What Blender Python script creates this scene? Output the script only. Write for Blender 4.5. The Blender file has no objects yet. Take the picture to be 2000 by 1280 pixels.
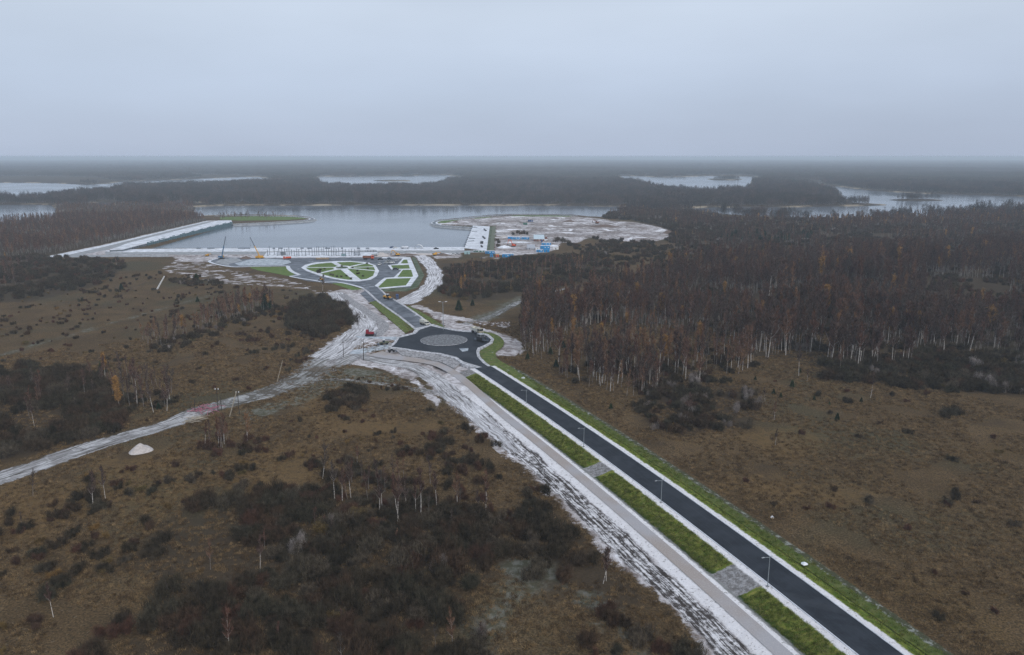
import bpy, math, random
import numpy as np
from mathutils import Vector, noise as mnoise
R = math.radians
rng = np.random.default_rng(11)
random.seed(5)
sc = bpy.context.scene
C = sc.collection

# ------------------------------------------------------------------ camera
FOC, HZ, H = 1480.0, 306.0, 100.0
TH = math.atan((640 - HZ) / FOC)
cam_d = bpy.data.cameras.new('camera'); cam = bpy.data.objects.new('camera', cam_d); C.objects.link(cam)
cam.location = (0, 0, H); cam.rotation_euler = (math.pi / 2 - TH, 0, 0)
cam_d.sensor_width = 36; cam_d.lens = 36 * FOC / 2000
cam_d.clip_start = 1; cam_d.clip_end = 150000
sc.camera = cam
sc.view_settings.view_transform = 'Standard'; sc.view_settings.look = 'None'
sc.view_settings.exposure = 0; sc.view_settings.gamma = 1
sc.cycles.max_bounces = 5; sc.cycles.diffuse_bounces = 3; sc.cycles.glossy_bounces = 2
sc.cycles.transparent_max_bounces = 8; sc.cycles.volume_bounces = 3
sc.cycles.use_denoising = True; sc.cycles.denoising_prefilter = 'NONE'; sc.cycles.denoising_input_passes = 'RGB_ALBEDO_NORMAL'
sc.cycles.caustics_reflective = False; sc.cycles.caustics_refractive = False

# ------------------------------------------------------------------ world: an even overcast over a low sun
SUN_EL, SUN_ROT = 32, 150
w = bpy.data.worlds.new('World'); sc.world = w; w.use_nodes = True
wt = w.node_tree; wt.nodes.clear()
def wn(t, **k):
    n = wt.nodes.new(t)
    for a, b in k.items(): setattr(n, a, b)
    return n
out = wn('ShaderNodeOutputWorld'); mixs = wn('ShaderNodeMixShader')
sky = wn('ShaderNodeTexSky'); sky.sky_type = 'NISHITA'; sky.sun_disc = False
sky.sun_elevation = R(SUN_EL); sky.sun_rotation = R(SUN_ROT)
b1 = wn('ShaderNodeBackground'); b1.inputs[1].default_value = 0.1
b2 = wn('ShaderNodeBackground'); b2.inputs[1].default_value = 1.22
tc = wn('ShaderNodeTexCoord'); sp = wn('ShaderNodeSeparateXYZ')
wt.links.new(tc.outputs['Generated'], sp.inputs[0])
rp = wn('ShaderNodeValToRGB')
el = rp.color_ramp.elements
el[0].position = 0.0; el[0].color = (0.365, 0.43, 0.56, 1)
el[1].position = 1.0; el[1].color = (0.54, 0.61, 0.72, 1)
for p, c in ((0.035, (0.37, 0.435, 0.565, 1)), (0.085, (0.425, 0.495, 0.625, 1)), (0.17, (0.51, 0.58, 0.69, 1)), (0.30, (0.475, 0.54, 0.65, 1))):
    e = el.new(p); e.color = c
wt.links.new(sp.outputs['Z'], rp.inputs[0])
mp = wn('ShaderNodeMapping'); mp.inputs['Scale'].default_value = (1, 1, 3.2); mp.inputs['Location'].default_value = (3.3, 0.4, 0)
wt.links.new(tc.outputs['Generated'], mp.inputs[0])
nz = wn('ShaderNodeTexNoise'); nz.inputs['Scale'].default_value = 2.1; nz.inputs['Detail'].default_value = 5; nz.inputs['Roughness'].default_value = 0.5
wt.links.new(mp.outputs[0], nz.inputs[0])
mr = wn('ShaderNodeMapRange'); mr.inputs[1].default_value = 0.3; mr.inputs[2].default_value = 0.7; mr.inputs[3].default_value = 0.93; mr.inputs[4].default_value = 1.06
wt.links.new(nz.outputs[0], mr.inputs[0])
vm = wn('ShaderNodeVectorMath', operation='SCALE')
wt.links.new(rp.outputs[0], vm.inputs[0]); wt.links.new(mr.outputs[0], vm.inputs['Scale'])
wt.links.new(vm.outputs[0], b2.inputs[0]); wt.links.new(sky.outputs[0], b1.inputs[0])
mixs.inputs[0].default_value = 0.92
wt.links.new(b1.outputs[0], mixs.inputs[1]); wt.links.new(b2.outputs[0], mixs.inputs[2]); wt.links.new(mixs.outputs[0], out.inputs[0])
sun_d = bpy.data.lights.new('sun', 'SUN'); sun_d.energy = 1.5; sun_d.angle = R(35); sun_d.color = (1, 0.93, 0.84)
sun = bpy.data.objects.new('sun', sun_d); C.objects.link(sun)
sun.rotation_euler = (R(90 - SUN_EL), 0, R(180 - SUN_ROT))

# ------------------------------------------------------------------ helpers
def P(px, py, z=0.0):
    """ground point at height z that stands at this place of the 2000 x 1280 photograph"""
    x = (px - 1000) / FOC; y = (640 - py) / FOC
    t = (H - z) / (math.sin(TH) - y * math.cos(TH))
    return (x * t, (math.cos(TH) + y * math.sin(TH)) * t)
def PP(pts, z=0.0): return np.array([P(a, b, z) for a, b in pts])

class NT:
    def __init__(s, name, rough=0.9, spec=0.2):
        s.m = bpy.data.materials.new(name); s.m.use_nodes = True; s.t = s.m.node_tree
        s.b = s.t.nodes['Principled BSDF']; s.b.inputs['Roughness'].default_value = rough
        s.b.inputs['Specular IOR Level'].default_value = spec
        s.pos = s.t.nodes.new('ShaderNodeNewGeometry').outputs['Position']
    def n(s, t): return s.t.nodes.new(t)
    def put(s, sock, v):
        if isinstance(v, bpy.types.NodeSocket): s.t.links.new(v, sock)
        elif isinstance(v, (tuple, list)) and sock.type == 'RGBA': sock.default_value = tuple(v) + (1,) * (4 - len(v))
        else: sock.default_value = v
    def math(s, op, a, b=0.0, c=0.0, clamp=False):
        n = s.n('ShaderNodeMath'); n.operation = op; n.use_clamp = clamp
        s.put(n.inputs[0], a); s.put(n.inputs[1], b); s.put(n.inputs[2], c); return n.outputs[0]
    def step(s, v, a, b):
        n = s.n('ShaderNodeMapRange'); n.interpolation_type = 'SMOOTHSTEP'
        s.put(n.inputs[0], v); s.put(n.inputs[1], a); s.put(n.inputs[2], b); return n.outputs[0]
    def noise(s, vec, scale, detail=3, rough=0.55, dist=0.0):
        n = s.n('ShaderNodeTexNoise'); s.put(n.inputs['Vector'], vec)
        n.inputs['Scale'].default_value = scale; n.inputs['Detail'].default_value = detail
        n.inputs['Roughness'].default_value = rough; n.inputs['Distortion'].default_value = dist
        return n.outputs[0]
    def vec(s, x, y, z=0.0):
        n = s.n('ShaderNodeCombineXYZ'); s.put(n.inputs[0], x); s.put(n.inputs[1], y); s.put(n.inputs[2], z); return n.outputs[0]
    def mix(s, f, a, b):
        n = s.n('ShaderNodeMix'); n.data_type = 'RGBA'
        s.put(n.inputs[0], f); s.put(n.inputs[6], a); s.put(n.inputs[7], b); return n.outputs[2]
    def attr(s, name):
        n = s.n('ShaderNodeAttribute'); n.attribute_name = name; return n.outputs['Fac']
    def ramp(s, f, stops, interp='LINEAR'):
        n = s.n('ShaderNodeValToRGB'); s.put(n.inputs[0], f); e = n.color_ramp.elements; n.color_ramp.interpolation = interp
        e[0].position, e[0].color = stops[0][0], tuple(stops[0][1]) + (1,)
        e[1].position, e[1].color = stops[1][0], tuple(stops[1][1]) + (1,)
        for p, c in stops[2:]:
            k = e.new(p); k.color = tuple(c) + (1,)
        return n.outputs[0]
    def bump(s, h, dist=0.3, strength=0.6):
        n = s.n('ShaderNodeBump'); n.inputs['Distance'].default_value = dist; n.inputs['Strength'].default_value = strength
        s.put(n.inputs['Height'], h); s.t.links.new(n.outputs[0], s.b.inputs['Normal'])
    def col(s, c): s.put(s.b.inputs['Base Color'], c); return s.m

def field_color(q):
    """autumn heath: brown, ochre and dull green, all from world position"""
    p = q.pos
    a = q.noise(p, 0.012, 4, 0.6); b = q.noise(p, 0.05, 4, 0.6, 0.6); c = q.noise(p, 0.55, 4, 0.7); d = q.noise(p, 0.019, 3, 0.5, 1.0)
    base = q.mix(q.step(b, 0.35, 0.66), (0.136, 0.086, 0.041), (0.222, 0.143, 0.070))
    base = q.mix(q.step(a, 0.50, 0.66), base, (0.115, 0.102, 0.056))
    base = q.mix(q.math('MULTIPLY', q.step(d, 0.56, 0.70), q.step(c, 0.35, 0.6)), base, (0.20, 0.125, 0.048))
    base = q.mix(q.math('MULTIPLY', q.step(c, 0.53, 0.66), 0.7), base, (0.040, 0.032, 0.020))
    f_ = q.noise(p, 1.9, 4, 0.75)
    base = q.mix(q.math('MULTIPLY', q.step(f_, 0.40, 0.52), 0.6), (0.046, 0.034, 0.020), base)
    base = q.mix(q.math('MULTIPLY', q.step(f_, 0.56, 0.66), 0.55), base, (0.25, 0.18, 0.10))
    base = q.mix(q.math('MULTIPLY', q.step(q.noise(p, 0.9, 3, 0.7), 0.60, 0.70), 0.55), base, (0.20, 0.165, 0.12))
    base = q.mix(q.math('MULTIPLY', q.step(q.noise(p, 0.035, 4, 0.65, 0.8), 0.56, 0.68), 0.5), base, (0.055, 0.041, 0.028))
    return base
def snow_color(q, vec=None):
    """thin frosty sand with earth showing through"""
    p = q.pos; sx_ = q.n('ShaderNodeSeparateXYZ'); q.put(sx_.inputs[0], p); ys_ = sx_.outputs[1]
    n1 = q.noise(p, 0.16, 5, 0.68, 1.2); n2 = q.noise(p, 0.9, 3, 0.7)
    c = q.mix(q.step(n1, 0.36, 0.56), (0.24, 0.205, 0.195), (0.60, 0.57, 0.58))
    c = q.mix(q.step(n1, 0.56, 0.68), c, (0.84, 0.83, 0.86))
    c = q.mix(q.math('MULTIPLY', q.step(q.noise(p, 0.024, 5, 0.65, 0.8), 0.44, 0.56), q.math('ADD', 0.40, q.math('MULTIPLY', q.step(ys_, 700, 850), 0.45))), c, q.mix(q.step(n1, 0.4, 0.6), (0.17, 0.14, 0.125), (0.38, 0.33, 0.31)))
    far_ = q.step(ys_, 850, 950)
    c = q.mix(q.math('MULTIPLY', far_, q.math('MULTIPLY', q.step(q.noise(p, 0.055, 5, 0.7, 1.5), 0.50, 0.60), 0.75)), c, (0.115, 0.095, 0.082))
    c = q.mix(q.math('MULTIPLY', far_, q.step(q.noise(p, 0.03, 4, 0.6, 1.0), 0.56, 0.64)), c, (0.86, 0.85, 0.87))
    return q.mix(q.math('MULTIPLY', q.step(n2, 0.56, 0.70), 0.6), c, (0.19, 0.16, 0.15))

def simple(name, col, rough=0.6, var=0.25, scale=1.5, spec=0.3, metal=0.0):
    q = NT(name, rough, spec); q.b.inputs['Metallic'].default_value = metal
    n = q.noise(q.pos, scale, 4, 0.6)
    lo = tuple(x * (1 - var) for x in col); hi = tuple(min(1, x * (1 + var)) for x in col)
    return q.col(q.mix(q.step(n, 0.35, 0.65), lo, hi))

M = {}
def mats():
    # ---- ground
    q = NT('heath_ground', 0.95, 0.05)
    base = field_color(q)
    sn, dk, gr, lk, gd = (q.attr(k) for k in ('snow', 'dark', 'green', 'lake', 'gold'))
    nA = q.noise(q.pos, 0.09, 5, 0.65, 0.8); nB = q.noise(q.pos, 0.45, 4, 0.65)
    def edged(sd, amp, soft=1.0):
        return q.step(q.math('ADD', sd, q.math('MULTIPLY', q.math('SUBTRACT', nA, 0.5), amp)), -soft, soft)
    base = q.mix(q.math('MULTIPLY', edged(gd, 30, 5), q.math('MULTIPLY', 0.45, q.step(nB, 0.3, 0.6))), base, (0.210, 0.130, 0.052))
    base = q.mix(q.math('MULTIPLY', edged(dk, 26, 4), 0.7), base, (0.052, 0.040, 0.028))
    greyg = q.mix(q.step(nB, 0.4, 0.62), (0.085, 0.088, 0.058), (0.21, 0.215, 0.185))
    base = q.mix(q.math('MULTIPLY', edged(gr, 22, 3), 0.72), base, greyg)
    scol = snow_color(q)
    base = q.mix(edged(sn, 16, 0.8), base, scol)
    reed = q.mix(q.step(q.noise(q.pos, 0.013, 5, 0.65), 0.47, 0.60), (0.06, 0.05, 0.04), (0.34, 0.28, 0.20))
    base = q.mix(q.math('MULTIPLY', q.step(lk, -26, -12), q.math('GREATER_THAN', q.attr('far'), 0.5)), base, reed)
    q.bump(q.noise(q.pos, 0.8, 4, 0.7), 0.7, 0.9)
    M['ground'] = q.col(base)
    # ---- corridor beside the road; o = metres right of the centreline, s = metres along it
    q = NT('verge_ground', 0.95, 0.05)
    o, s = q.attr('o'), q.attr('s')
    field = field_color(q); snow = snow_color(q)
    nf = q.math('SUBTRACT', q.noise(q.pos, 0.5, 5, 0.75), 0.5); nl = q.math('SUBTRACT', q.noise(q.pos, 0.05, 4, 0.6), 0.5)
    o1 = q.math('ADD', o, q.math('MULTIPLY', nf, 2.4)); o2 = q.math('ADD', o1, q.math('MULTIPLY', nl, 22.0))
    def band(v, a, b, e=0.25): return q.math('MULTIPLY', q.step(v, a - e, a + e), q.math('SUBTRACT', 1.0, q.step(v, b - e, b + e)))
    o3 = q.math('ADD', o2, q.math('MULTIPLY', nf, 7.0))
    c = q.mix(q.step(o3, -33.8, -31.5), field, snow)
    clean = q.mix(q.step(q.noise(q.pos, 1.6, 4, 0.75), 0.56, 0.66), (0.86, 0.845, 0.86), (0.27, 0.25, 0.24))
    c = q.mix(q.math('MULTIPLY', q.step(o1, -24.0, -22.5), 0.8), c, clean)
    st = q.noise(q.vec(q.math('MULTIPLY', s, 0.07), q.math('MULTIPLY', q.math('ADD', o, q.math('MULTIPLY', nl, 3.0)), 1.15)), 1.0, 6, 0.8, 0.5)
    st = q.math('ADD', q.math('MULTIPLY', st, 0.72), q.math('MULTIPLY', q.noise(q.pos, 0.45, 5, 0.75, 0.5), 0.28))
    mud = q.mix(q.step(q.math('ADD', q.math('MULTIPLY', st, 1.16), q.math('MULTIPLY', nf, 0.30)), 0.50, 0.62), (0.76, 0.745, 0.76), q.mix(q.step(nf, 0.0, 0.2), (0.055, 0.046, 0.042), (0.13, 0.115, 0.11)))
    c = q.mix(band(q.math('ADD', o1, q.math('MULTIPLY', nl, 7.0)), -30.5, -23.0, 0.5), c, mud)
    gap = q.attr('gap')
    gcol = q.mix(q.step(q.noise(q.vec(q.math('MULTIPLY', s, 0.9), q.math('MULTIPLY', o, 0.35)), 1.3, 4, 0.7), 0.36, 0.66), (0.085, 0.135, 0.018), (0.25, 0.24, 0.06))
    gcol = q.mix(q.step(o1, -13.0, -10.8), (0.028, 0.055, 0.010), gcol)
    gcol = q.mix(q.math('MULTIPLY', q.step(q.noise(q.pos, 0.35, 4, 0.7), 0.56, 0.7), 0.6), gcol, (0.16, 0.15, 0.09))
    rub = q.mix(q.step(q.noise(q.pos, 0.8, 5, 0.8), 0.40, 0.64), (0.17, 0.16, 0.155), (0.38, 0.375, 0.38))
    gcol = q.mix(q.step(q.math('ADD', gap, nf), 0.4, 0.6), gcol, rub)
    c = q.mix(q.math('MULTIPLY', band(o1, -14.6, -13.0, 0.35), 0.75), c, (0.075, 0.085, 0.072))
    c = q.mix(q.math('MULTIPLY', q.math('SUBTRACT', 1.0, q.step(q.math('ADD', s, q.math('MULTIPLY', nl, 30.0)), 12, 40)), q.math('SUBTRACT', 1.0, q.step(o1, -15.0, -14.0))), c, q.mix(q.step(o2, -33.5, -31.5), field, snow))
    c = q.mix(band(o1, -13.3, -6.5, 0.4), c, gcol)
    g2 = q.mix(q.step(q.noise(q.pos, 0.6, 4, 0.7), 0.38, 0.62), (0.10, 0.155, 0.025), (0.20, 0.23, 0.045))
    g2 = q.mix(q.math('MULTIPLY', q.step(q.noise(q.pos, 0.22, 4, 0.7), 0.58, 0.68), 0.5), g2, (0.20, 0.19, 0.13))
    c = q.mix(q.step(o1, 6.1, 6.8), c, g2)
    c = q.mix(band(q.math('ADD', o, q.math('MULTIPLY', nf, 0.8)), 10.0, 10.5, 0.2), c, (0.02, 0.028, 0.012))
    c = q.mix(q.math('MULTIPLY', q.step(o1, 10.4, 11.2), 0.85), c, q.mix(q.step(nf, -0.1, 0.1), (0.070, 0.100, 0.028), (0.135, 0.150, 0.055)))
    c = q.mix(q.math('MULTIPLY', q.step(o1, 13.0, 13.8), 0.9), c, q.mix(q.step(nf, 0.0, 0.12), (0.07, 0.07, 0.045), (0.30, 0.31, 0.29)))
    c = q.mix(q.step(o1, 14.9, 15.6), c, field)
    q.bump(q.noise(q.pos, 1.1, 4, 0.75), 0.5, 0.9)
    M['verge'] = q.col(c)
    # ---- rutted snowy tracks; o runs -1..1 across
    q = NT('rutted_track', 0.95, 0.05)
    o, s, hw = q.attr('o'), q.attr('s'), q.attr('w')
    om = q.math('MULTIPLY', o, hw)
    nl = q.math('SUBTRACT', q.noise(q.pos, 0.06, 3, 0.6), 0.5); nf = q.math('SUBTRACT', q.noise(q.pos, 0.5, 5, 0.75), 0.5)
    st = q.noise(q.vec(q.math('MULTIPLY', s, 0.05), q.math('ADD', om, q.math('MULTIPLY', nl, 5.0))), 0.95, 5, 0.72)
    k = q.mix(q.step(st, 0.38, 0.47), (0.15, 0.135, 0.13), (0.52, 0.51, 0.53))
    k = q.mix(q.step(st, 0.49, 0.58), k, (0.82, 0.81, 0.84))
    k = q.mix(q.math('MULTIPLY', q.step(nf, 0.04, 0.2), 0.6), k, (0.13, 0.12, 0.10))
    k = q.mix(q.attr('dirt'), k, q.mix(q.step(st, 0.40, 0.62), (0.095, 0.088, 0.066), (0.34, 0.34, 0.33)))
    edge = q.math('SUBTRACT', q.math('SUBTRACT', 1.0, q.math('ABSOLUTE', o)), q.math('ADD', q.math('MULTIPLY', nf, 0.6), q.math('ADD', 0.28, q.math('MULTIPLY', nl, 0.9))))
    worn = q.math('SUBTRACT', 1.0, q.math('MULTIPLY', q.step(q.noise(q.pos, 0.11, 5, 0.7, 0.6), 0.44, 0.56), q.math('MULTIPLY', q.attr('dirt'), 0.9)))
    q.put(q.b.inputs['Alpha'], q.math('MULTIPLY', q.step(edge, -0.05, 0.07), worn))
    q.bump(st, 0.4, 0.7)
    M['track'] = q.col(k)
    # ---- asphalt
    q = NT('asphalt', 0.72, 0.35)
    n1 = q.noise(q.pos, 0.18, 4, 0.6, 0.5); n2 = q.noise(q.pos, 3.0, 3, 0.7)
    c = q.mix(q.step(n1, 0.35, 0.65), (0.018, 0.022, 0.029), (0.032, 0.038, 0.048))
    c = q.mix(q.math('MULTIPLY', q.step(n2, 0.5, 0.7), 0.4), c, (0.045, 0.05, 0.058))
    so = q.attr('o'); ss = q.attr('s')
    stk = q.noise(q.vec(q.math('MULTIPLY', ss, 0.02), q.math('MULTIPLY', so, 3.0)), 1.0, 4, 0.6)
    c = q.mix(q.math('MULTIPLY', q.step(stk, 0.5, 0.68), 0.5), c, (0.050, 0.056, 0.066))
    q.b.inputs['Specular IOR Level'].default_value = 0.15
    q.b.inputs['Roughness'].default_value = 0.75
    seam = q.math('SUBTRACT', 1.0, q.step(q.math('ABSOLUTE', so), 0.0, 0.045))
    c = q.mix(q.math('MULTIPLY', q.math('MULTIPLY', seam, q.math('GREATER_THAN', ss, 0.01)), 0.5), c, (0.010, 0.012, 0.015))
    c = q.mix(q.math('MULTIPLY', q.step(q.noise(q.pos, 0.035, 4, 0.6, 1.0), 0.52, 0.64), 0.45), c, (0.058, 0.064, 0.074))
    M['asphalt'] = q.col(c)
    q = NT('frosted_asphalt', 0.8, 0.3)
    n1 = q.noise(q.pos, 0.11, 5, 0.65, 1.0)
    c = q.mix(q.step(n1, 0.36, 0.60), (0.070, 0.080, 0.094), (0.155, 0.17, 0.195))
    c = q.mix(q.step(n1, 0.63, 0.74), c, (0.45, 0.46, 0.50))
    M['frost'] = q.col(c)
    q = NT('pale_frosted_asphalt', 0.85, 0.2)
    M['palefrost'] = q.col(q.mix(q.step(q.noise(q.pos, 0.3, 4, 0.7), 0.35, 0.62), (0.26, 0.30, 0.34), (0.52, 0.56, 0.60)))
    q = NT('gravel_road', 0.95, 0.05)
    n1 = q.noise(q.pos, 0.045, 3); n2 = q.noise(q.pos, 2.4, 3, 0.75)
    c = q.mix(q.step(n1, 0.40, 0.60), (0.345, 0.300, 0.275), (0.375, 0.365, 0.38))
    c = q.mix(q.math('MULTIPLY', q.step(n2, 0.45, 0.7), 0.5), c, (0.52, 0.49, 0.47))
    M['gravel'] = q.col(c)
    q = NT('rough_grey_gravel', 0.95, 0.05)
    c = q.mix(q.step(q.noise(q.pos, 0.8, 4, 0.8), 0.36, 0.62), (0.17, 0.165, 0.165), (0.44, 0.43, 0.44))
    q.bump(q.noise(q.pos, 1.0, 3), 0.4, 0.8)
    M['rubble'] = q.col(c)
    M['islandgravel'] = simple('dull_island_gravel', (0.165, 0.17, 0.178), 0.95, 0.42, 0.8)
    M['paledust'] = simple('dirty_snow_shoulder', (0.46, 0.46, 0.48), 0.9, 0.4, 0.7)
    M['kerb'] = simple('snowy_concrete', (0.62, 0.64, 0.68), 0.8, 0.14, 0.6)
    M['concrete'] = simple('grey_concrete', (0.30, 0.31, 0.32), 0.85, 0.25, 0.25)
    M['darkconc'] = simple('wet_dark_concrete', (0.13, 0.15, 0.17), 0.7, 0.35, 0.4)
    M['paving'] = simple('snowy_paving', (0.66, 0.68, 0.72), 0.8, 0.22, 0.16)
    q = NT('young_lawn', 0.9, 0.1)
    M['lawn'] = q.col(q.mix(q.step(q.noise(q.pos, 0.25, 5, 0.7), 0.35, 0.65), (0.085, 0.148, 0.032), (0.145, 0.192, 0.052)))
    q = NT('patchy_verge_turf', 0.9, 0.1)
    c = q.mix(q.step(q.noise(q.pos, 0.5, 5, 0.75), 0.38, 0.62), (0.070, 0.105, 0.022), (0.145, 0.17, 0.045))
    c = q.mix(q.math('MULTIPLY', q.step(q.noise(q.pos, 0.17, 5, 0.75, 0.5), 0.54, 0.64), 0.7), c, (0.13, 0.105, 0.06))
    M['turf'] = q.col(q.mix(q.math('MULTIPLY', q.step(q.noise(q.pos, 0.3, 5, 0.8, 0.8), 0.62, 0.68), 0.85), c, (0.62, 0.62, 0.64)))
    q = NT('dull_lawn', 0.9, 0.1)
    M['lawn2'] = q.col(q.mix(q.step(q.noise(q.pos, 0.16, 5, 0.7), 0.38, 0.62), (0.045, 0.072, 0.028), (0.15, 0.165, 0.12)))
    # ---- water
    q = NT('lake_water', 0.12, 0.5)
    p = q.pos
    h = q.math('ADD', q.noise(p, 0.55, 3, 0.6), q.math('MULTIPLY', q.noise(p, 0.02, 3, 0.5), 2.0))
    q.b.inputs['Base Color'].default_value = (0.11, 0.13, 0.155, 1)
    q.put(q.b.inputs['Roughness'], q.math('ADD', 0.10, q.math('MULTIPLY', q.step(q.noise(p, 0.004, 3, 0.5), 0.35, 0.65), 0.08)))
    q.b.inputs['IOR'].default_value = 1.33
    q.bump(h, 0.05, 0.25)
    M['water'] = q.m
    # ---- plants
    def twig(name, stops, rough=0.9, shade=0.5):
        q = NT(name, rough, 0.05)
        r = q.n('ShaderNodeObjectInfo').outputs['Random']
        c = q.ramp(r, stops)
        v = q.step(q.math('ADD', q.math('MULTIPLY', q.noise(q.pos, 0.8, 2, 0.6), 0.5), q.math('MULTIPLY', q.noise(q.pos, 4.5, 3, 0.8), 0.5)), 0.40, 0.60)
        lite = q.n('ShaderNodeVectorMath'); lite.operation = 'SCALE'; q.put(lite.inputs[0], c); lite.inputs['Scale'].default_value = 1 + shade
        dark = q.n('ShaderNodeVectorMath'); dark.operation = 'SCALE'; q.put(dark.inputs[0], c); dark.inputs['Scale'].default_value = 1 - shade
        M[name] = q.col(q.mix(v, dark.outputs[0], lite.outputs[0]))
    twig('birch_twigs', [(0.0, (0.092, 0.066, 0.057)), (1.0, (0.150, 0.078, 0.052)), (0.30, (0.125, 0.078, 0.063)), (0.6, (0.100, 0.084, 0.070)), (0.85, (0.135, 0.074, 0.056))])
    twig('rusty_twigs', [(0.0, (0.185, 0.108, 0.070)), (1.0, (0.24, 0.135, 0.070)), (0.5, (0.175, 0.100, 0.072))])
    twig('golden_leaves', [(0.0, (0.30, 0.170, 0.060)), (1.0, (0.36, 0.200, 0.065)), (0.5, (0.25, 0.145, 0.06))])
    twig('bush_twigs', [(0.0, (0.066, 0.052, 0.034)), (1.0, (0.110, 0.088, 0.064)), (0.35, (0.048, 0.041, 0.028)), (0.6, (0.088, 0.056, 0.036)), (0.75, (0.058, 0.054, 0.036))], 0.9, 0.6)
    twig('pale_bush_twigs', [(0.0, (0.20, 0.175, 0.16)), (1.0, (0.27, 0.24, 0.225)), (0.5, (0.17, 0.14, 0.12))])
    twig('red_bush_twigs', [(0.0, (0.095, 0.050, 0.034)), (1.0, (0.115, 0.058, 0.040)), (0.5, (0.080, 0.052, 0.036))])
    twig('ochre_bush_twigs', [(0.0, (0.16, 0.100, 0.040)), (1.0, (0.21, 0.125, 0.045)), (0.5, (0.125, 0.10, 0.045))])
    twig('pine_needles', [(0.0, (0.016, 0.040, 0.020)), (1.0, (0.030, 0.060, 0.022)), (0.5, (0.022, 0.046, 0.024))])
    twig('far_twigs', [(0.0, (0.050, 0.048, 0.047)), (1.0, (0.105, 0.078, 0.068)), (0.3, (0.078, 0.066, 0.062)), (0.6, (0.048, 0.052, 0.048)), (0.85, (0.120, 0.090, 0.078))])
    twig('grass_blades', [(0.0, (0.08, 0.12, 0.02)), (1.0, (0.23, 0.22, 0.075)), (0.5, (0.13, 0.16, 0.03))])
    twig('dry_grass_blades', [(0.0, (0.13, 0.086, 0.046)), (1.0, (0.27, 0.19, 0.10)), (0.3, (0.075, 0.052, 0.032)), (0.6, (0.19, 0.125, 0.062))])
    q = NT('birch_bark', 0.8, 0.2)
    p = q.pos
    st = q.noise(p, 3.0, 3, 0.7)
    M['bark'] = q.col(q.mix(q.step(st, 0.50, 0.62), (0.56, 0.52, 0.48), (0.14, 0.12, 0.11)))
    M['woodbark'] = simple('grey_birch_bark', (0.27, 0.245, 0.225), 0.9, 0.35, 2)
    M['darkbark'] = simple('grey_bark', (0.10, 0.085, 0.075), 0.9, 0.3, 2)
    M['farbark'] = simple('pale_far_bark', (0.26, 0.25, 0.24), 0.9, 0.3, 1)
    # ---- made things
    for k, c, r in (('yellow', (0.62, 0.32, 0.03), 0.5), ('orange', (0.66, 0.10, 0.035), 0.5), ('red', (0.22, 0.012, 0.025), 0.5), ('blue', (0.01, 0.23, 0.52), 0.5), ('navy', (0.03, 0.07, 0.18), 0.5),
                    ('craneblue', (0.06, 0.14, 0.24), 0.5), ('white', (0.72, 0.73, 0.74), 0.5), ('silver', (0.34, 0.36, 0.38), 0.4), ('black', (0.02, 0.021, 0.024), 0.5), ('glass', (0.02, 0.03, 0.04), 0.15),
                    ('rubber', (0.018, 0.018, 0.019), 0.9), ('steel', (0.10, 0.12, 0.15), 0.6), ('lampmetal', (0.24, 0.27, 0.29), 0.5), ('wood', (0.40, 0.35, 0.28), 0.9), ('tarredwood', (0.06, 0.05, 0.045), 0.9),
                    ('teal', (0.33, 0.50, 0.52), 0.6), ('brick', (0.20, 0.09, 0.06), 0.9), ('paleroof', (0.50, 0.60, 0.66), 0.6), ('greyroof', (0.40, 0.42, 0.46), 0.7), ('pink', (0.40, 0.15, 0.20), 0.8),
                    ('rust', (0.22, 0.085, 0.045), 0.8), ('green', (0.03, 0.13, 0.09), 0.6), ('canvas', (0.62, 0.61, 0.54), 0.8), ('beige', (0.36, 0.33, 0.26), 0.6), ('olive', (0.11, 0.12, 0.07), 0.7),
                    ('sand', (0.50, 0.46, 0.44), 0.95), ('earth', (0.15, 0.11, 0.09), 0.95), ('palewood', (0.34, 0.25, 0.16), 0.9), ('fender', (0.10, 0.17, 0.20), 0.6)):
        M[k] = simple(k + '_surface', c, r, 0.12, 1.2)
mats()

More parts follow.
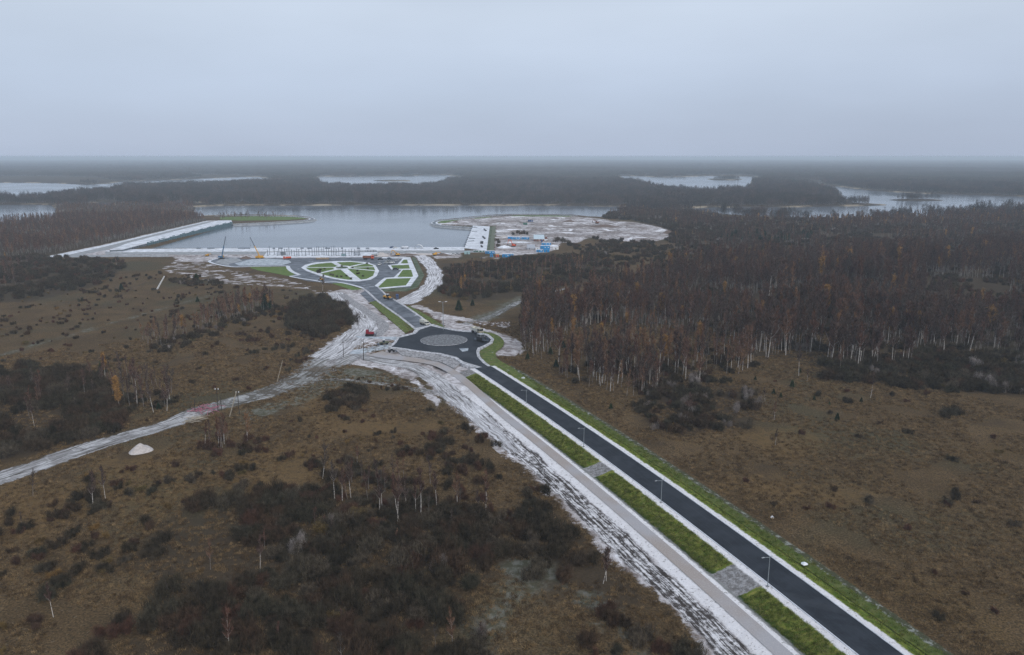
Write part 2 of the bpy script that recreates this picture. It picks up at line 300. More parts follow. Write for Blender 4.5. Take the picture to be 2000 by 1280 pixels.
class MB:
    def __init__(s): s.v = []; s.f = []
    def add(s, vs, fs):
        b = len(s.v); s.v += [tuple(x) for x in vs]; s.f += [tuple(i + b for i in f) for f in fs]; return s
    def box(s, c, d, rz=0.0, top=(1, 1), ry=0.0):
        x, y, z = d[0] / 2, d[1] / 2, d[2] / 2
        vs = []
        for sz in (-1, 1):
            k = top if sz > 0 else (1, 1)
            for sx, sy in ((-1, -1), (1, -1), (1, 1), (-1, 1)):
                v = Vector((sx * x * k[0], sy * y * k[1], sz * z))
                if ry: v = Vector((v.x * math.cos(ry) + v.z * math.sin(ry), v.y, -v.x * math.sin(ry) + v.z * math.cos(ry)))
                if rz: v = Vector((v.x * math.cos(rz) - v.y * math.sin(rz), v.x * math.sin(rz) + v.y * math.cos(rz), v.z))
                vs.append(v + Vector(c))
        return s.add(vs, [(3, 2, 1, 0), (4, 5, 6, 7), (0, 1, 5, 4), (1, 2, 6, 5), (2, 3, 7, 6), (3, 0, 4, 7)])
    def tube(s, pts, rs, n=6, cap=True):
        pts = [Vector(p) for p in pts]; b = len(s.v)
        for i, p in enumerate(pts):
            d = (pts[min(i + 1, len(pts) - 1)] - pts[max(i - 1, 0)]).normalized()
            u = d.cross(Vector((0.31, 0.17, 0.93) if abs(d.z) < 0.9 else (1, 0, 0))).normalized(); w_ = d.cross(u)
            for k in range(n):
                a = 2 * math.pi * k / n
                s.v.append(tuple(p + (u * math.cos(a) + w_ * math.sin(a)) * rs[i]))
        for i in range(len(pts) - 1):
            for k in range(n):
                s.f.append((b + i * n + k, b + i * n + (k + 1) % n, b + (i + 1) * n + (k + 1) % n, b + (i + 1) * n + k))
        if cap:
            s.f.append(tuple(b + k for k in range(n))[::-1]); s.f.append(tuple(b + (len(pts) - 1) * n + k for k in range(n)))
        return s
    def poly_prism(s, pts, z0, z1):
        n = len(pts)
        s.add([(x, y, z0) for x, y in pts] + [(x, y, z1) for x, y in pts],
              [tuple(range(n))[::-1], tuple(range(n, 2 * n))] + [(i, (i + 1) % n, n + (i + 1) % n, n + i) for i in range(n)])
        return s
    def mesh(s, name, mat):
        me = bpy.data.meshes.new(name); me.from_pydata(s.v, [], s.f); me.materials.append(M[mat] if isinstance(mat, str) else mat); me.update(); return me
    def build(s, name, mat, parent=None, **kw):
        o = bpy.data.objects.new(name, s.mesh(name, mat)); C.objects.link(o)
        if parent: o.parent = parent
        if kw: tag(o, **kw)
        return o
def tag(o, label=None, cat=None, group=None, kind=None):
    if label: o['label'] = label
    if cat: o['category'] = cat
    if group: o['group'] = group
    if kind: o['kind'] = kind
    return o
def thing(name, label, cat, loc, rz=0.0, group=None):
    o = bpy.data.objects.new(name, None); C.objects.link(o); o.empty_display_size = 0.5
    o.location = (loc[0], loc[1], loc[2] if len(loc) > 2 else 0); o.rotation_euler = (0, 0, rz)
    return tag(o, label, cat, group)
def copy_tree(root, loc, rz, label=None, scale=1.0):
    r = root.copy(); C.objects.link(r); r.location = (loc[0], loc[1], loc[2] if len(loc) > 2 else 0); r.rotation_euler = (0, 0, rz); r.scale = (scale,) * 3
    if label: r['label'] = label
    for ch in list(root.children):
        c = ch.copy(); C.objects.link(c); c.parent = r
        for g in list(ch.children):
            d = g.copy(); C.objects.link(d); d.parent = c
    return r

def mesh_np(name, verts, faces, mat, attrs=None, kind='structure', smooth=False):
    me = bpy.data.meshes.new(name)
    nv, nf = len(verts), len(faces)
    me.vertices.add(nv); me.vertices.foreach_set('co', np.asarray(verts, np.float32).ravel())
    me.loops.add(nf * 4); me.loops.foreach_set('vertex_index', np.asarray(faces, np.int32).ravel())
    me.polygons.add(nf); me.polygons.foreach_set('loop_start', np.arange(0, nf * 4, 4, dtype=np.int32)); me.polygons.foreach_set('loop_total', np.full(nf, 4, np.int32))
    me.update(calc_edges=True)
    for k, a in (attrs or {}).items():
        at = me.attributes.new(k, 'FLOAT', 'POINT'); at.data.foreach_set('value', np.asarray(a, np.float32).ravel())
    me.materials.append(M[mat])
    if smooth: me.polygons.foreach_set('use_smooth', np.ones(nf, bool))
    o = bpy.data.objects.new(name, me); C.objects.link(o); o['kind'] = kind
    return o
def grid_faces(nr, nc):
    i = np.arange(nr - 1)[:, None] * nc + np.arange(nc - 1)[None, :]
    return np.stack([i, i + 1, i + nc + 1, i + nc], -1).reshape(-1, 4)

def sdf(poly, X, Y):
    """signed distance to a polygon, positive inside"""
    d2 = np.full(X.shape, 1e18); ins = np.zeros(X.shape, bool); n = len(poly)
    for i in range(n):
        ax, ay = poly[i]; bx, by = poly[(i + 1) % n]
        ex, ey = bx - ax, by - ay; L = ex * ex + ey * ey + 1e-9
        t = np.clip(((X - ax) * ex + (Y - ay) * ey) / L, 0, 1)
        d2 = np.minimum(d2, (X - ax - t * ex) ** 2 + (Y - ay - t * ey) ** 2)
        c = ((ay > Y) != (by > Y))
        with np.errstate(divide='ignore', invalid='ignore'):
            xi = ax + (Y - ay) / (by - ay if by != ay else 1e-9) * ex
        ins ^= c & (X < xi)
    d = np.sqrt(d2)
    return np.where(ins, d, -d)
def union(polys, X, Y):
    r = np.full(X.shape, -1e4)
    for p in polys: r = np.maximum(r, sdf(p, X, Y))
    return r
def capsule(line, hw, X, Y):
    d2 = np.full(X.shape, 1e18)
    for i in range(len(line) - 1):
        ax, ay = line[i]; bx, by = line[i + 1]; ex, ey = bx - ax, by - ay
        t = np.clip(((X - ax) * ex + (Y - ay) * ey) / (ex * ex + ey * ey + 1e-9), 0, 1)
        d2 = np.minimum(d2, (X - ax - t * ex) ** 2 + (Y - ay - t * ey) ** 2)
    return hw - np.sqrt(d2)
def smooth_line(pts, step):
    """Catmull-Rom through the points, resampled every step metres"""
    p = np.asarray(pts, float); p = np.vstack([2 * p[0] - p[1], p, 2 * p[-1] - p[-2]]); out_ = []
    for i in range(1, len(p) - 2):
        t = np.linspace(0, 1, 24, endpoint=False)[:, None]
        out_.append(0.5 * ((2 * p[i]) + (-p[i - 1] + p[i + 1]) * t + (2 * p[i - 1] - 5 * p[i] + 4 * p[i + 1] - p[i + 2]) * t ** 2 + (-p[i - 1] + 3 * p[i] - 3 * p[i + 1] + p[i + 2]) * t ** 3))
    q = np.vstack(out_ + [p[-2:-1]]); s = np.r_[0, np.cumsum(np.hypot(*np.diff(q, axis=0).T))]
    m = max(2, int(s[-1] / step)); ss = np.linspace(0, s[-1], m)
    return np.stack([np.interp(ss, s, q[:, 0]), np.interp(ss, s, q[:, 1])], 1), ss
def normals(l):
    t = np.gradient(l, axis=0); t /= np.hypot(t[:, 0], t[:, 1])[:, None]
    return np.stack([t[:, 1], -t[:, 0]], 1)      # to the right of travel
def ribbon(name, pts, hw, mat, z=0.05, step=2.0, cols=9, attrs=None, wob=0.0, ground=True):
    l, s = smooth_line(pts, step); n = normals(l); k = len(l)
    hw = np.interp(np.linspace(0, 1, k), np.linspace(0, 1, len(hw)), hw) if hasattr(hw, '__len__') else np.full(k, float(hw))
    o = np.linspace(-1, 1, cols)
    V = l[:, None, :] + n[:, None, :] * (o[None, :, None] * hw[:, None, None])
    Z = np.full((k, cols, 1), z)
    at = {'o': np.broadcast_to(o, (k, cols)), 's': np.broadcast_to(s[:, None], (k, cols)), 'w': np.broadcast_to(hw[:, None], (k, cols))}
    for a, b in (attrs or {}).items():
        at[a] = np.broadcast_to(np.interp(np.linspace(0, 1, k), np.linspace(0, 1, len(b)), b)[:, None], (k, cols))
    f = grid_faces(k, cols)[:, ::-1]
    return mesh_np(name, np.concatenate([V, Z], -1).reshape(-1, 3), f, mat, at)
def sheet(name, px, mat, z0=-0.3, z1=0.05, pz=None, parent=None, raw=False, **kw):
    pts = px if raw else [P(a, b, z1 if pz is None else pz) for a, b in px]
    ar = sum(pts[i][0] * pts[(i + 1) % len(pts)][1] - pts[(i + 1) % len(pts)][0] * pts[i][1] for i in range(len(pts)))
    if ar < 0: pts = list(pts)[::-1]
    o = MB().poly_prism(pts, z0, z1).build(name, mat, parent)
    tag(o, **(kw or {'kind': 'structure'}))
    return o

# ------------------------------------------------------------------ the map (pixels of the photograph, turned into ground metres)
WZ = -2.0
LAKES_PX = [
    [(292, 487), (350, 471), (400, 455.5), (454, 440), (530, 436.5), (590, 433.5), (612, 431), (618, 428.5), (611, 425.5), (590, 423), (540, 421), (480, 420.3), (430, 421), (390, 423), (380, 416), (384, 405), (430, 402.5), (560, 402.3), (640, 401.5), (800, 401.5), (900, 402), (1000, 402), (1100, 402.5), (1217, 404), (1230, 406), (1214, 410), (1206, 415),
     (1190, 419), (1172, 425), (1150, 424), (1128, 421), (1060, 419.3), (1000, 419.3), (950, 421.3), (890, 427.5), (848, 431.5), (839, 436), (846, 441), (880, 444), (922, 447), (905, 485)],
    [(-900, 354), (0, 357), (100, 358), (160, 361), (215, 359), (240, 355), (380, 350), (500, 345.5), (530, 350), (515, 360), (420, 362), (330, 364), (240, 368), (210, 375), (150, 379), (100, 384), (60, 391), (0, 393), (-900, 402)],
    [(-900, 406), (0, 400.5), (60, 400.5), (98, 401.5), (108, 410), (100, 432), (40, 437), (-900, 450)],
    [(196, 396), (222, 396.5), (216, 402), (190, 402)],
    [(336, 394), (376, 394.2), (384, 398), (338, 399)],
    [(628, 344.5), (700, 345), (760, 344), (870, 342), (895, 346), (885, 352), (850, 361), (800, 368), (700, 369), (640, 364), (616, 352)],
    [(1212, 343.5), (1300, 346.5), (1400, 344), (1478, 345.5), (1466, 352), (1462, 361), (1466, 368), (1440, 375), (1390, 379), (1330, 375), (1290, 369), (1255, 361), (1225, 352)],
    [(1520, 355.5), (1560, 355), (1604, 356.5), (1598, 360), (1530, 359.5)],
    [(1336, 408), (1380, 405.5), (1470, 405.5), (1560, 405), (1640, 403.5), (1700, 402.5), (1736, 400.8), (1700, 398.8), (1660, 397), (1655, 390), (1640, 378), (1600, 368), (1578, 363), (1600, 360.5), (1645, 366), (1700, 373), (1800, 378.5), (2000, 384.5), (2700, 398),
     (2700, 412), (2000, 416), (1900, 420), (1800, 423), (1700, 427), (1600, 428), (1500, 424), (1400, 419), (1340, 413)],
]
LAKES = [PP(p, WZ) for p in LAKES_PX]
ISLE = PP([(1732, 391), (1760, 389.5), (1800, 389.5), (1852, 392), (1800, 393.5), (1760, 393)], WZ)
ISLE2 = PP([(725, 353), (760, 352), (800, 352.5), (805, 354), (750, 354.6)], WZ)
ISLE3 = PP([(1380, 350), (1420, 349), (1455, 350.5), (1440, 352), (1390, 352)], WZ)
def lake_sd(X, Y):
    s = union(LAKES, X, Y)
    for i in (ISLE, ISLE2, ISLE3): s = np.minimum(s, -sdf(i, X, Y))
    return s
SNOW_PX = [
    [(650, 568), (700, 563), (716, 566), (722, 592), (795, 652), (783, 664), (700, 672), (640, 712), (610, 702), (640, 668), (690, 642), (684, 622), (664, 596), (640, 580)],
    [(612, 702), (690, 690), (740, 692), (765, 678), (860, 688), (900, 700), (960, 740), (1010, 800), (960, 800), (880, 770), (850, 800), (830, 768), (805, 745), (740, 722), (690, 712), (640, 716)],
    [(858, 640), (866, 628), (885, 627), (930, 638), (990, 655), (1018, 668), (1022, 686), (1008, 697), (975, 695), (968, 688), (984, 673), (976, 660), (940, 650), (900, 646)],
    [(795, 598), (815, 596), (870, 615), (960, 630), (1000, 630), (990, 640), (900, 628), (868, 632), (835, 612)],
    [(965, 426), (1000, 422.5), (1110, 422), (1160, 426), (1200, 432), (1240, 434), (1290, 444), (1312, 454), (1306, 466), (1270, 473), (1230, 472), (1180, 469), (1150, 464), (1125, 476), (1095, 474), (1088, 486), (1070, 493), (1000, 500), (965, 497), (969, 450)],
    [(848, 437), (850, 434), (890, 430), (950, 423.5), (1000, 422), (1000, 440), (940, 441), (880, 440)],
    [(86, 502), (200, 479), (300, 455), (405, 431), (430, 431), (300, 466), (206, 491), (300, 493), (420, 497), (420, 502)],
    [(684, 658), (784, 657), (778, 668), (770, 682), (690, 696), (640, 712)],
    [(340, 503), (420, 497), (900, 490), (900, 503), (850, 506), (845, 498), (750, 504), (560, 505), (430, 506), (405, 512), (350, 512)],
]
PATCHY_PX = [[(310, 524), (345, 508), (410, 513), (450, 526), (560, 545), (600, 556), (650, 568), (640, 582), (600, 566), (520, 560), (470, 556), (420, 556), (400, 548), (330, 536)],
             [(940, 500), (1010, 503), (1010, 508), (930, 506)]]
GREEN_PX = [[(560, 780), (600, 745), (660, 715), (740, 725), (800, 745), (760, 750), (680, 745), (640, 760), (560, 800), (470, 830), (480, 800)],
            [(950, 610), (1020, 578), (1060, 572), (1000, 600), (960, 628), (900, 632)],
            [(1010, 1080), (1060, 1140), (1000, 1200), (940, 1290), (900, 1290), (960, 1190), (990, 1130)]]
GREEN_LINES = [([(-20, 702), (120, 660), (300, 608), (420, 575)], 0.8), ([(1060, 1110), (1080, 1130), (1160, 1180), (1210, 1230), (1260, 1290)], 1.5)]
DARK_PX = [
    [(1030, 640), (1040, 600), (1180, 560), (1350, 500), (1340, 470), (1220, 435), (1700, 425), (2300, 425), (2300, 780), (1950, 775), (1760, 750), (1620, 735), (1560, 700), (1500, 700), (1420, 690), (1280, 640), (1150, 640)],
    [(860, 515), (1180, 500), (1200, 540), (1030, 575), (990, 585), (900, 590), (860, 570)],
    [(1240, 780), (1320, 750), (1440, 750), (1490, 800), (1440, 840), (1310, 850), (1250, 820)],
    [(-700, 430), (390, 424), (405, 430), (200, 478), (90, 500), (250, 520), (190, 560), (60, 590), (-700, 620)],
    [(-300, 760), (60, 720), (180, 735), (240, 800), (235, 850), (150, 868), (0, 905), (-300, 960)],
    [(330, 1010), (560, 960), (700, 960), (900, 1000), (1100, 1000), (1200, 1080), (1250, 1180), (1100, 1180), (980, 1110), (900, 1180), (800, 1300), (250, 1300), (380, 1150), (250, 1100)],
]
GOLD_PX = [[(480, 880), (620, 870), (640, 930), (520, 970), (420, 950)], [(200, 900), (380, 880), (400, 960), (280, 1000), (120, 980)], [(0, 950), (150, 935), (180, 1000), (60, 1060), (-50, 1040)], [(1420, 850), (1560, 830), (1640, 870), (1540, 900)],
           [(1380, 960), (1480, 930), (1700, 960), (1650, 990)], [(560, 740), (700, 800), (860, 830), (780, 860), (600, 850)]]

# main road centreline: both asphalt edges were read off the photograph
RZ = 1.0
LE = [(895, 698), (1050, 806), (1102, 840), (1196, 912), (1292, 982), (1384, 1049), (1499, 1146), (1560, 1190), (1680, 1280)]
RE = [(975, 722), (1050, 772), (1149, 840), (1240, 896), (1337, 960), (1446, 1040), (1545, 1107), (1651, 1191), (1752, 1280)]
lg, rg = PP(LE, RZ), PP(RE, RZ)
ys = np.array([345, 300, 262, 235, 208, 185, 160, 137.])
cx = (np.interp(ys, lg[::-1, 1], lg[::-1, 0]) + np.interp(ys, rg[::-1, 1], rg[::-1, 0])) / 2
cc = np.polyfit(ys, cx, 2)
yy = np.linspace(352, 95, 40)
ROAD_L, ROAD_S = smooth_line(np.stack([np.polyval(cc, yy), yy], 1), 0.8)
ROAD_N = -normals(ROAD_L)       # travelling towards the camera: left of travel is +x, the picture's right
def road_pt(s, o):
    i = int(np.clip(np.searchsorted(ROAD_S, s), 0, len(ROAD_S) - 1)); return ROAD_L[i] + ROAD_N[i] * o
def road_coord(x, y):
    d = (ROAD_L[:, 0] - x) ** 2 + (ROAD_L[:, 1] - y) ** 2; i = int(d.argmin())
    return ROAD_S[i], float((np.array([x, y]) - ROAD_L[i]) @ ROAD_N[i])
PROF_O = np.array([-40, -34, -31, -24, -20.4, -15.8, -14.6, -13.4, -11.8, -7.2, -6.2, -4.4, 4.4, 6.4, 8.0, 10.2, 11.5, 14.0, 17.0, 20.0])
PROF_Z = np.array([-0.4, 0.04, 0.12, 0.10, 0.30, 0.32, 0.25, -0.35, -0.20, 0.95, 0.98, 0.98, 0.98, 0.92, 0.5, -0.25, -0.15, 0.12, 0.04, -0.4])
def prof(o): return np.interp(o, PROF_O, PROF_Z)

# ------------------------------------------------------------------ ground: one polar sheet to the horizon
def build_ground():
    r = [60.0]
    while r[-1] < 48000: r.append(r[-1] * (1.0075 if r[-1] < 4500 else 1.03))
    r = np.array(r); a = np.radians(np.linspace(-72, 72, 520))
    A, D = np.meshgrid(a, r)
    X, Y = D * np.sin(A), D * np.cos(A)
    lk = lake_sd(X, Y)
    near = D < 1500
    def att(polys, lines=()):
        v = np.full(X.shape, -1e3); xs, ys_ = X[near], Y[near]
        u = union([PP(p) for p in polys], xs, ys_)
        for l, h in lines: u = np.maximum(u, capsule(PP(l), h, xs, ys_))
        v[near] = np.clip(u, -1e3, 1e3); return v
    snow = att(SNOW_PX)
    pat = att(PATCHY_PX); snow = np.maximum(snow, np.minimum(pat, 2.0) - 2.6)
    far = (D > 1350).astype(float)
    Z = np.clip(WZ - 0.35 * (lk + 1.5), -9, 0)
    Z = np.where(lk < -30, 0, Z)
    c = capsule(ROAD_L[::6], 0.0, X[near], Y[near])
    zz = Z[near]; zz = np.where((c > -24), np.minimum(zz, -0.6), zz); 
    # left side of the corridor reaches further from the centreline
    Z[near] = zz
    dk = att(DARK_PX); dk = np.where(D > 1450, 60, dk)
    mesh_np('ground', np.stack([X, Y, Z], -1).reshape(-1, 3), grid_faces(*X.shape)[:, ::-1], 'ground',
            {'lake': lk, 'snow': snow, 'dark': dk, 'green': att(GREEN_PX, GREEN_LINES), 'gold': att(GOLD_PX), 'far': far})
build_ground()
W = 47000
wp = MB(); wp.add([(-W, -200, WZ), (W, -200, WZ), (W, W, WZ), (-W, W, WZ)], [(0, 1, 2, 3)])
wp.build('water', 'water', kind='structure')

# ------------------------------------------------------------------ road corridor
def build_corridor():
    s = ROAD_S; o = np.r_[np.arange(-38, 18.01, 0.5)]
    k, m = len(s), len(o)
    V = ROAD_L[:, None, :] + ROAD_N[:, None, :] * o[None, :, None]
    Z = np.broadcast_to(prof(o)[None, :], (k, m)).copy()
    # near the roundabout the banks flatten
    Z += rng.normal(0, 0.03, Z.shape) * (np.abs(o) > 6)[None, :]
    Z[:, (o < -37) | (o > 17)] = -0.7
    gap = np.zeros(k)
    for px, py, hw in ((1178, 914, 4.6), (1445, 1130, 6.0), (890, 712, 9.0)):
        c = road_coord(*P(px, py, 0.5))[0]; gap = np.maximum(gap, np.clip((hw - np.abs(s - c)) / 1.5, 0, 1))
    at = {'o': np.broadcast_to(o, (k, m)), 's': np.broadcast_to(s[:, None], (k, m)), 'gap': np.broadcast_to(gap[:, None], (k, m))}
    mesh_np('roadside_ground', np.concatenate([V, Z[..., None]], -1).reshape(-1, 3), grid_faces(k, m), 'verge', at)
    def strip(name, o0, o1, z, mat, n=3, s0=0, s1=1e9, wob=0.0):
        i = (s >= s0) & (s <= s1); ll, nn, ss = ROAD_L[i], ROAD_N[i], s[i]
        oo = np.linspace(o0, o1, n)
        V = ll[:, None, :] + nn[:, None, :] * oo[None, :, None]
        if wob: V += nn[:, None, :] * (np.sin(ss * 0.11) * wob)[:, None, None]
        Zs = np.full((len(ll), n, 1), z)
        mesh_np(name, np.concatenate([V, Zs], -1).reshape(-1, 3), grid_faces(len(ll), n), mat, {'o': np.broadcast_to(oo, (len(ll), n)), 's': np.broadcast_to(ss[:, None], (len(ll), n))})
    strip('asphalt_road', -4.3, 4.3, RZ + 0.04, 'asphalt', 9)
    tail = [tuple(road_pt(k, -18.0)) for k in (92, 110, 130, 150, 170, 190, 210, 230, 250, 262)]
    ribbon('gravel_service_road', np.vstack([PP([(731, 690), (764, 697), (799, 702), (842, 709), (866, 717), (890, 731), (916, 751), (944, 776), (972, 801), (998, 822)], 0.42), tail]), [5.5, 3.2, 2.5, 2.2, 2.0, 1.9, 1.9, 1.9, 1.9, 1.9, 1.9, 1.9, 1.9, 1.9, 1.9], 'gravel', 0.44, 2, 5)
    for a in (-4.55, 4.3):
        mb = MB(); i = np.arange(0, len(s) - 1, 4)
        for j0, j1 in zip(i[:-1], i[1:]):
            a0, a1 = ROAD_L[j0] + ROAD_N[j0] * a, ROAD_L[j1] + ROAD_N[j1] * a
            b0, b1 = ROAD_L[j0] + ROAD_N[j0] * (a + 0.25), ROAD_L[j1] + ROAD_N[j1] * (a + 0.25)
            z0, z1 = RZ - 0.2, RZ + 0.16
            mb.add([(*a0, z0), (*b0, z0), (*b1, z0), (*a1, z0), (*a0, z1), (*b0, z1), (*b1, z1), (*a1, z1)], [(4, 5, 6, 7), (0, 1, 5, 4), (2, 3, 7, 6), (1, 2, 6, 5), (3, 0, 4, 7)])
        mb.build('road_kerb', 'kerb', kind='structure')
build_corridor()
# ramp of the road down to the roundabout level is hidden in a thick slab
RB = [(820, 644), (812, 652), (792, 657), (780, 660), (774, 670), (765, 677.5), (782, 679), (821, 685), (860, 689.5), (892, 697), (905, 706), (975, 727), (962, 722), (943, 709), (932, 697), (930, 686), (933, 679), (944, 675), (956, 668.5), (959, 663), (950, 655.5), (930, 650), (892, 647), (862, 641.5), (842, 637)]
sheet('roundabout_apron', [(812, 641), (806, 650), (786, 655), (775, 659), (768, 670), (758, 678), (782, 682), (821, 688), (858, 692.5), (888, 700), (905, 712), (985, 732), (968, 722), (949, 708), (938, 697), (936, 687), (939, 681), (950, 677), (962, 670), (965, 662), (954, 653), (930, 647), (892, 644), (864, 639), (846, 633)], 'paledust', -0.5, RZ + 0.02)
sheet('roundabout', RB, 'asphalt', -0.4, RZ + 0.10)
ic = P(867, 665, RZ)
isl = MB(); ring = [(ic[0] + math.cos(t) * 12.9, ic[1] + math.sin(t) * 12.9) for t in np.linspace(0, 2 * math.pi, 49)[:-1]]
isl.poly_prism(ring, RZ - 0.2, RZ + 0.24); isl.build('roundabout_kerb', 'paledust', kind='structure')
isl = MB(); ring = [(ic[0] + math.cos(t) * 12.68, ic[1] + math.sin(t) * 12.68) for t in np.linspace(0, 2 * math.pi, 49)[:-1]]
isl.poly_prism(ring, RZ, RZ + 0.34); isl.build('roundabout_island', 'islandgravel', kind='structure')
sheet('frost_patch', [(897, 681), (915, 680), (914, 685.5), (903, 687)], 'palefrost', RZ, RZ + 0.12)
# north road to the plaza
nl_, nr_ = [(711, 563), (721, 570), (739, 587), (782, 617), (818, 645)], [(736, 560), (753, 577), (790, 599), (822, 621), (846, 638)]
sheet('north_road_shoulder', [(707, 563), (718.5, 572.5), (737, 589.5), (780, 619.5), (814, 647)] + [(850, 639), (824, 618.5), (792, 597), (755, 575), (739, 560)], 'paledust', -0.3, 0.55)
sheet('north_road', nl_ + nr_[::-1], 'frost', -0.3, 0.62)
# side roads, paths and rutted tracks
sheet('side_road', [(682, 691), (690, 684), (764, 671), (772, 668), (776, 676), (768, 679), (700, 691.5)], 'palefrost', -0.3, 0.25)
sheet('side_road_branch', [(694, 656.5), (740, 658), (784, 658), (776, 664.5), (740, 661.5), (700, 660)], 'palefrost', -0.3, 0.25)
ribbon('gravel_path', PP([(668, 575), (684, 588), (712, 606), (740, 626), (750, 637), (744, 648), (733, 657)]), [3, 3.4, 3.2, 3.0, 3.4], 'rubble', 0.16, 2, 5)
sheet('gravel_bank', [(771, 682), (785, 680), (821, 687), (860, 691.5), (888, 699), (900, 709), (886, 719), (862, 707), (826, 699), (786, 694)], 'rubble', -0.3, 0.56)
sheet('gravel_apron', [(703, 573), (717, 566.5), (738, 586), (721, 590)], 'frost', -0.3, 0.22)
ribbon('rutted_dirt_track', PP([(-160, 985), (-40, 948), (60, 914), (160, 880), (250, 851), (330, 829), (392, 803), (450, 788), (530, 765), (585, 742), (640, 708), (690, 690)]), [9, 8, 7.2, 7.2, 8, 12, 15, 17], 'track', 0.07, 2, 13, {'dirt': [0.45, 0.45, 0.45, 0.5, 0.75, 0.85, 0.8, 0.45]})
ribbon('rutted_loop_track', PP([(800, 494), (826, 503), (843, 522), (849, 540), (841, 560), (815, 578), (780, 594)]), [10, 10, 9, 9, 10, 12], 'track', 0.09, 3, 13, {'dirt': [0.0, 0.1]})
ribbon('rutted_bank_track', PP([(655, 572), (672, 590), (700, 618), (712, 640), (690, 662), (660, 685), (630, 700)]), [8, 9, 10, 12, 14], 'track', 0.09, 3, 13, {'dirt': [0.1, 0.2]})
ribbon('forest_track', PP([(905, 634), (950, 622), (985, 606), (1010, 592), (1050, 578), (1110, 563)]), [5, 4, 3.5, 3], 'track', 0.11, 3, 9, {'dirt': [0.7, 0.8]})
ribbon('muddy_track', PP([(690, 690), (730, 702), (800, 716), (850, 742), (900, 786), (960, 840), (1010, 885)]), [6, 6, 7, 6, 4], 'track', 0.20, 2, 11, {'dirt': [0.5, 0.1]})
ribbon('meadow_track', PP([(560, 745), (660, 742), (740, 750), (815, 762), (860, 770)]), [3, 3, 4], 'track', 0.13, 3, 7, {'dirt': [0.95, 0.8]})
# verge lawns round the roundabout
sheet('verge_lawn', [(722, 590), (738, 587), (809, 642.6), (791, 650)], 'turf', -0.3, 0.30)
sheet('verge_lawn', [(787, 599), (801, 598), (830, 614), (860, 632), (872, 641), (864, 640), (846, 634), (826, 619), (806, 607)], 'turf', -0.3, 0.30)
ribbon('verge_lawn', PP([(940, 650), (960, 656), (971, 668), (966, 680), (952, 691), (958, 706), (985, 722), (1012, 742), (1040, 762)]), [1.5, 3.2, 4.0, 4.4, 4.2, 4, 3.5, 3], 'turf', 0.62, 1.5, 5)

# ------------------------------------------------------------------ plaza
c3 = lambda L: [(560 + a / 6.4, 380 + b / 6.4) for a, b in L]
c2 = lambda L: [(380 + a / 6.4, 380 + b / 6.4) for a, b in L]
c5 = lambda L: [(820 + a / 6.4, 390 + b / 6.4) for a, b in L]
sheet('plaza', [(409, 511), (430, 503), (560, 504.5), (760, 502.3), (798, 502.5), (818, 540), (800, 562), (744, 563), (736, 566), (714, 566), (693, 559), (640, 553), (600, 549), (567, 540), (560, 520), (450, 521.5)], 'frost', -0.3, 0.12)
def kerbline(px, w_=2.2, z=0.2, mat='kerb', name='plaza_kerb'):
    ribbon(name, PP(px, z), w_ / 2, mat, z, 3, 3)
kerbline([(430, 503.5), (409, 511.3), (450, 521), (500, 520.5), (563, 519.5)], 3.0)
kerbline(c2([(1165, 895), (1180, 930), (1230, 970), (1310, 1003)]), 3.6)
kerbline(c2([(1310, 1005), (1260, 1015), (1195, 1022), (1300, 1045), (1470, 1070), (1580, 1090)]), 2.4)
kerbline(c3([(470, 1098), (600, 1092), (750, 1115), (870, 1145), (965, 1175)]), 2.6)
sheet('plaza_gravel', c2([(500, 862), (700, 812), (900, 800), (1180, 822), (1210, 850), (1100, 884), (560, 890)]), 'palefrost', -0.2, 0.17)
sheet('plaza_concrete', c2([(250, 850), (330, 810), (520, 790), (600, 830), (430, 870), (440, 895)]), 'concrete', -0.2, 0.16)
sheet('west_lawn', c2([(700, 907), (1155, 903), (1180, 940), (1250, 1000), (1190, 1022), (1000, 985), (800, 950), (700, 920)]), 'lawn', -0.2, 0.16)
sheet('south_lawn', c3([(560, 1108), (700, 1110), (850, 1155), (940, 1185), (820, 1195), (650, 1140)]), 'lawn', -0.2, 0.16)
sheet('oval_paving', c3([(180, 915), (230, 880), (350, 850), (600, 835), (800, 832), (1000, 848), (1110, 885), (1155, 955), (1125, 1020), (1050, 1065), (900, 1088), (750, 1080), (550, 1050), (380, 1005), (250, 958)]), 'paving', -0.2, 0.20)
sheet('oval_lawn', c3([(235, 915), (300, 883), (400, 865), (600, 850), (800, 843), (1000, 860), (1080, 890), (1105, 945), (1080, 1015), (1000, 1055), (870, 1070), (760, 1065), (600, 1040), (400, 985), (270, 940)]), 'lawn', -0.2, 0.26)
def path(a, b, w_, z=0.32, name='garden_path'):
    A, B = np.array(P(*a)), np.array(P(*b)); d = (B - A) / np.linalg.norm(B - A); n = np.array([-d[1], d[0]]) * w_ / 2
    sheet(name, [tuple(A - n), tuple(B - n), tuple(B + n), tuple(A + n)], 'paving', 0.0, z, raw=True)
for a, b, w_ in (((235, 918), (650, 915), 3.0), ((575, 846), (700, 915), 5.0), ((1020, 856), (740, 918), 3.6), ((760, 917), (1095, 908), 3.0), ((760, 925), (1105, 958), 3.5), ((700, 925), (885, 1078), 6.5), ((690, 925), (400, 992), 4.0)):
    (ax, ay), (bx, by) = c3([a, b]); path((ax, ay), (bx, by), w_, 0.32 + 0.004 * random.random())
hub = P(*c3([(690, 919)])[0])
MB().poly_prism([(hub[0] + 7.5 * math.cos(t), hub[1] + 12 * math.sin(t)) for t in np.linspace(0, 6.28, 25)[:-1]], 0, 0.36).build('hub_paving', 'paving', kind='structure')
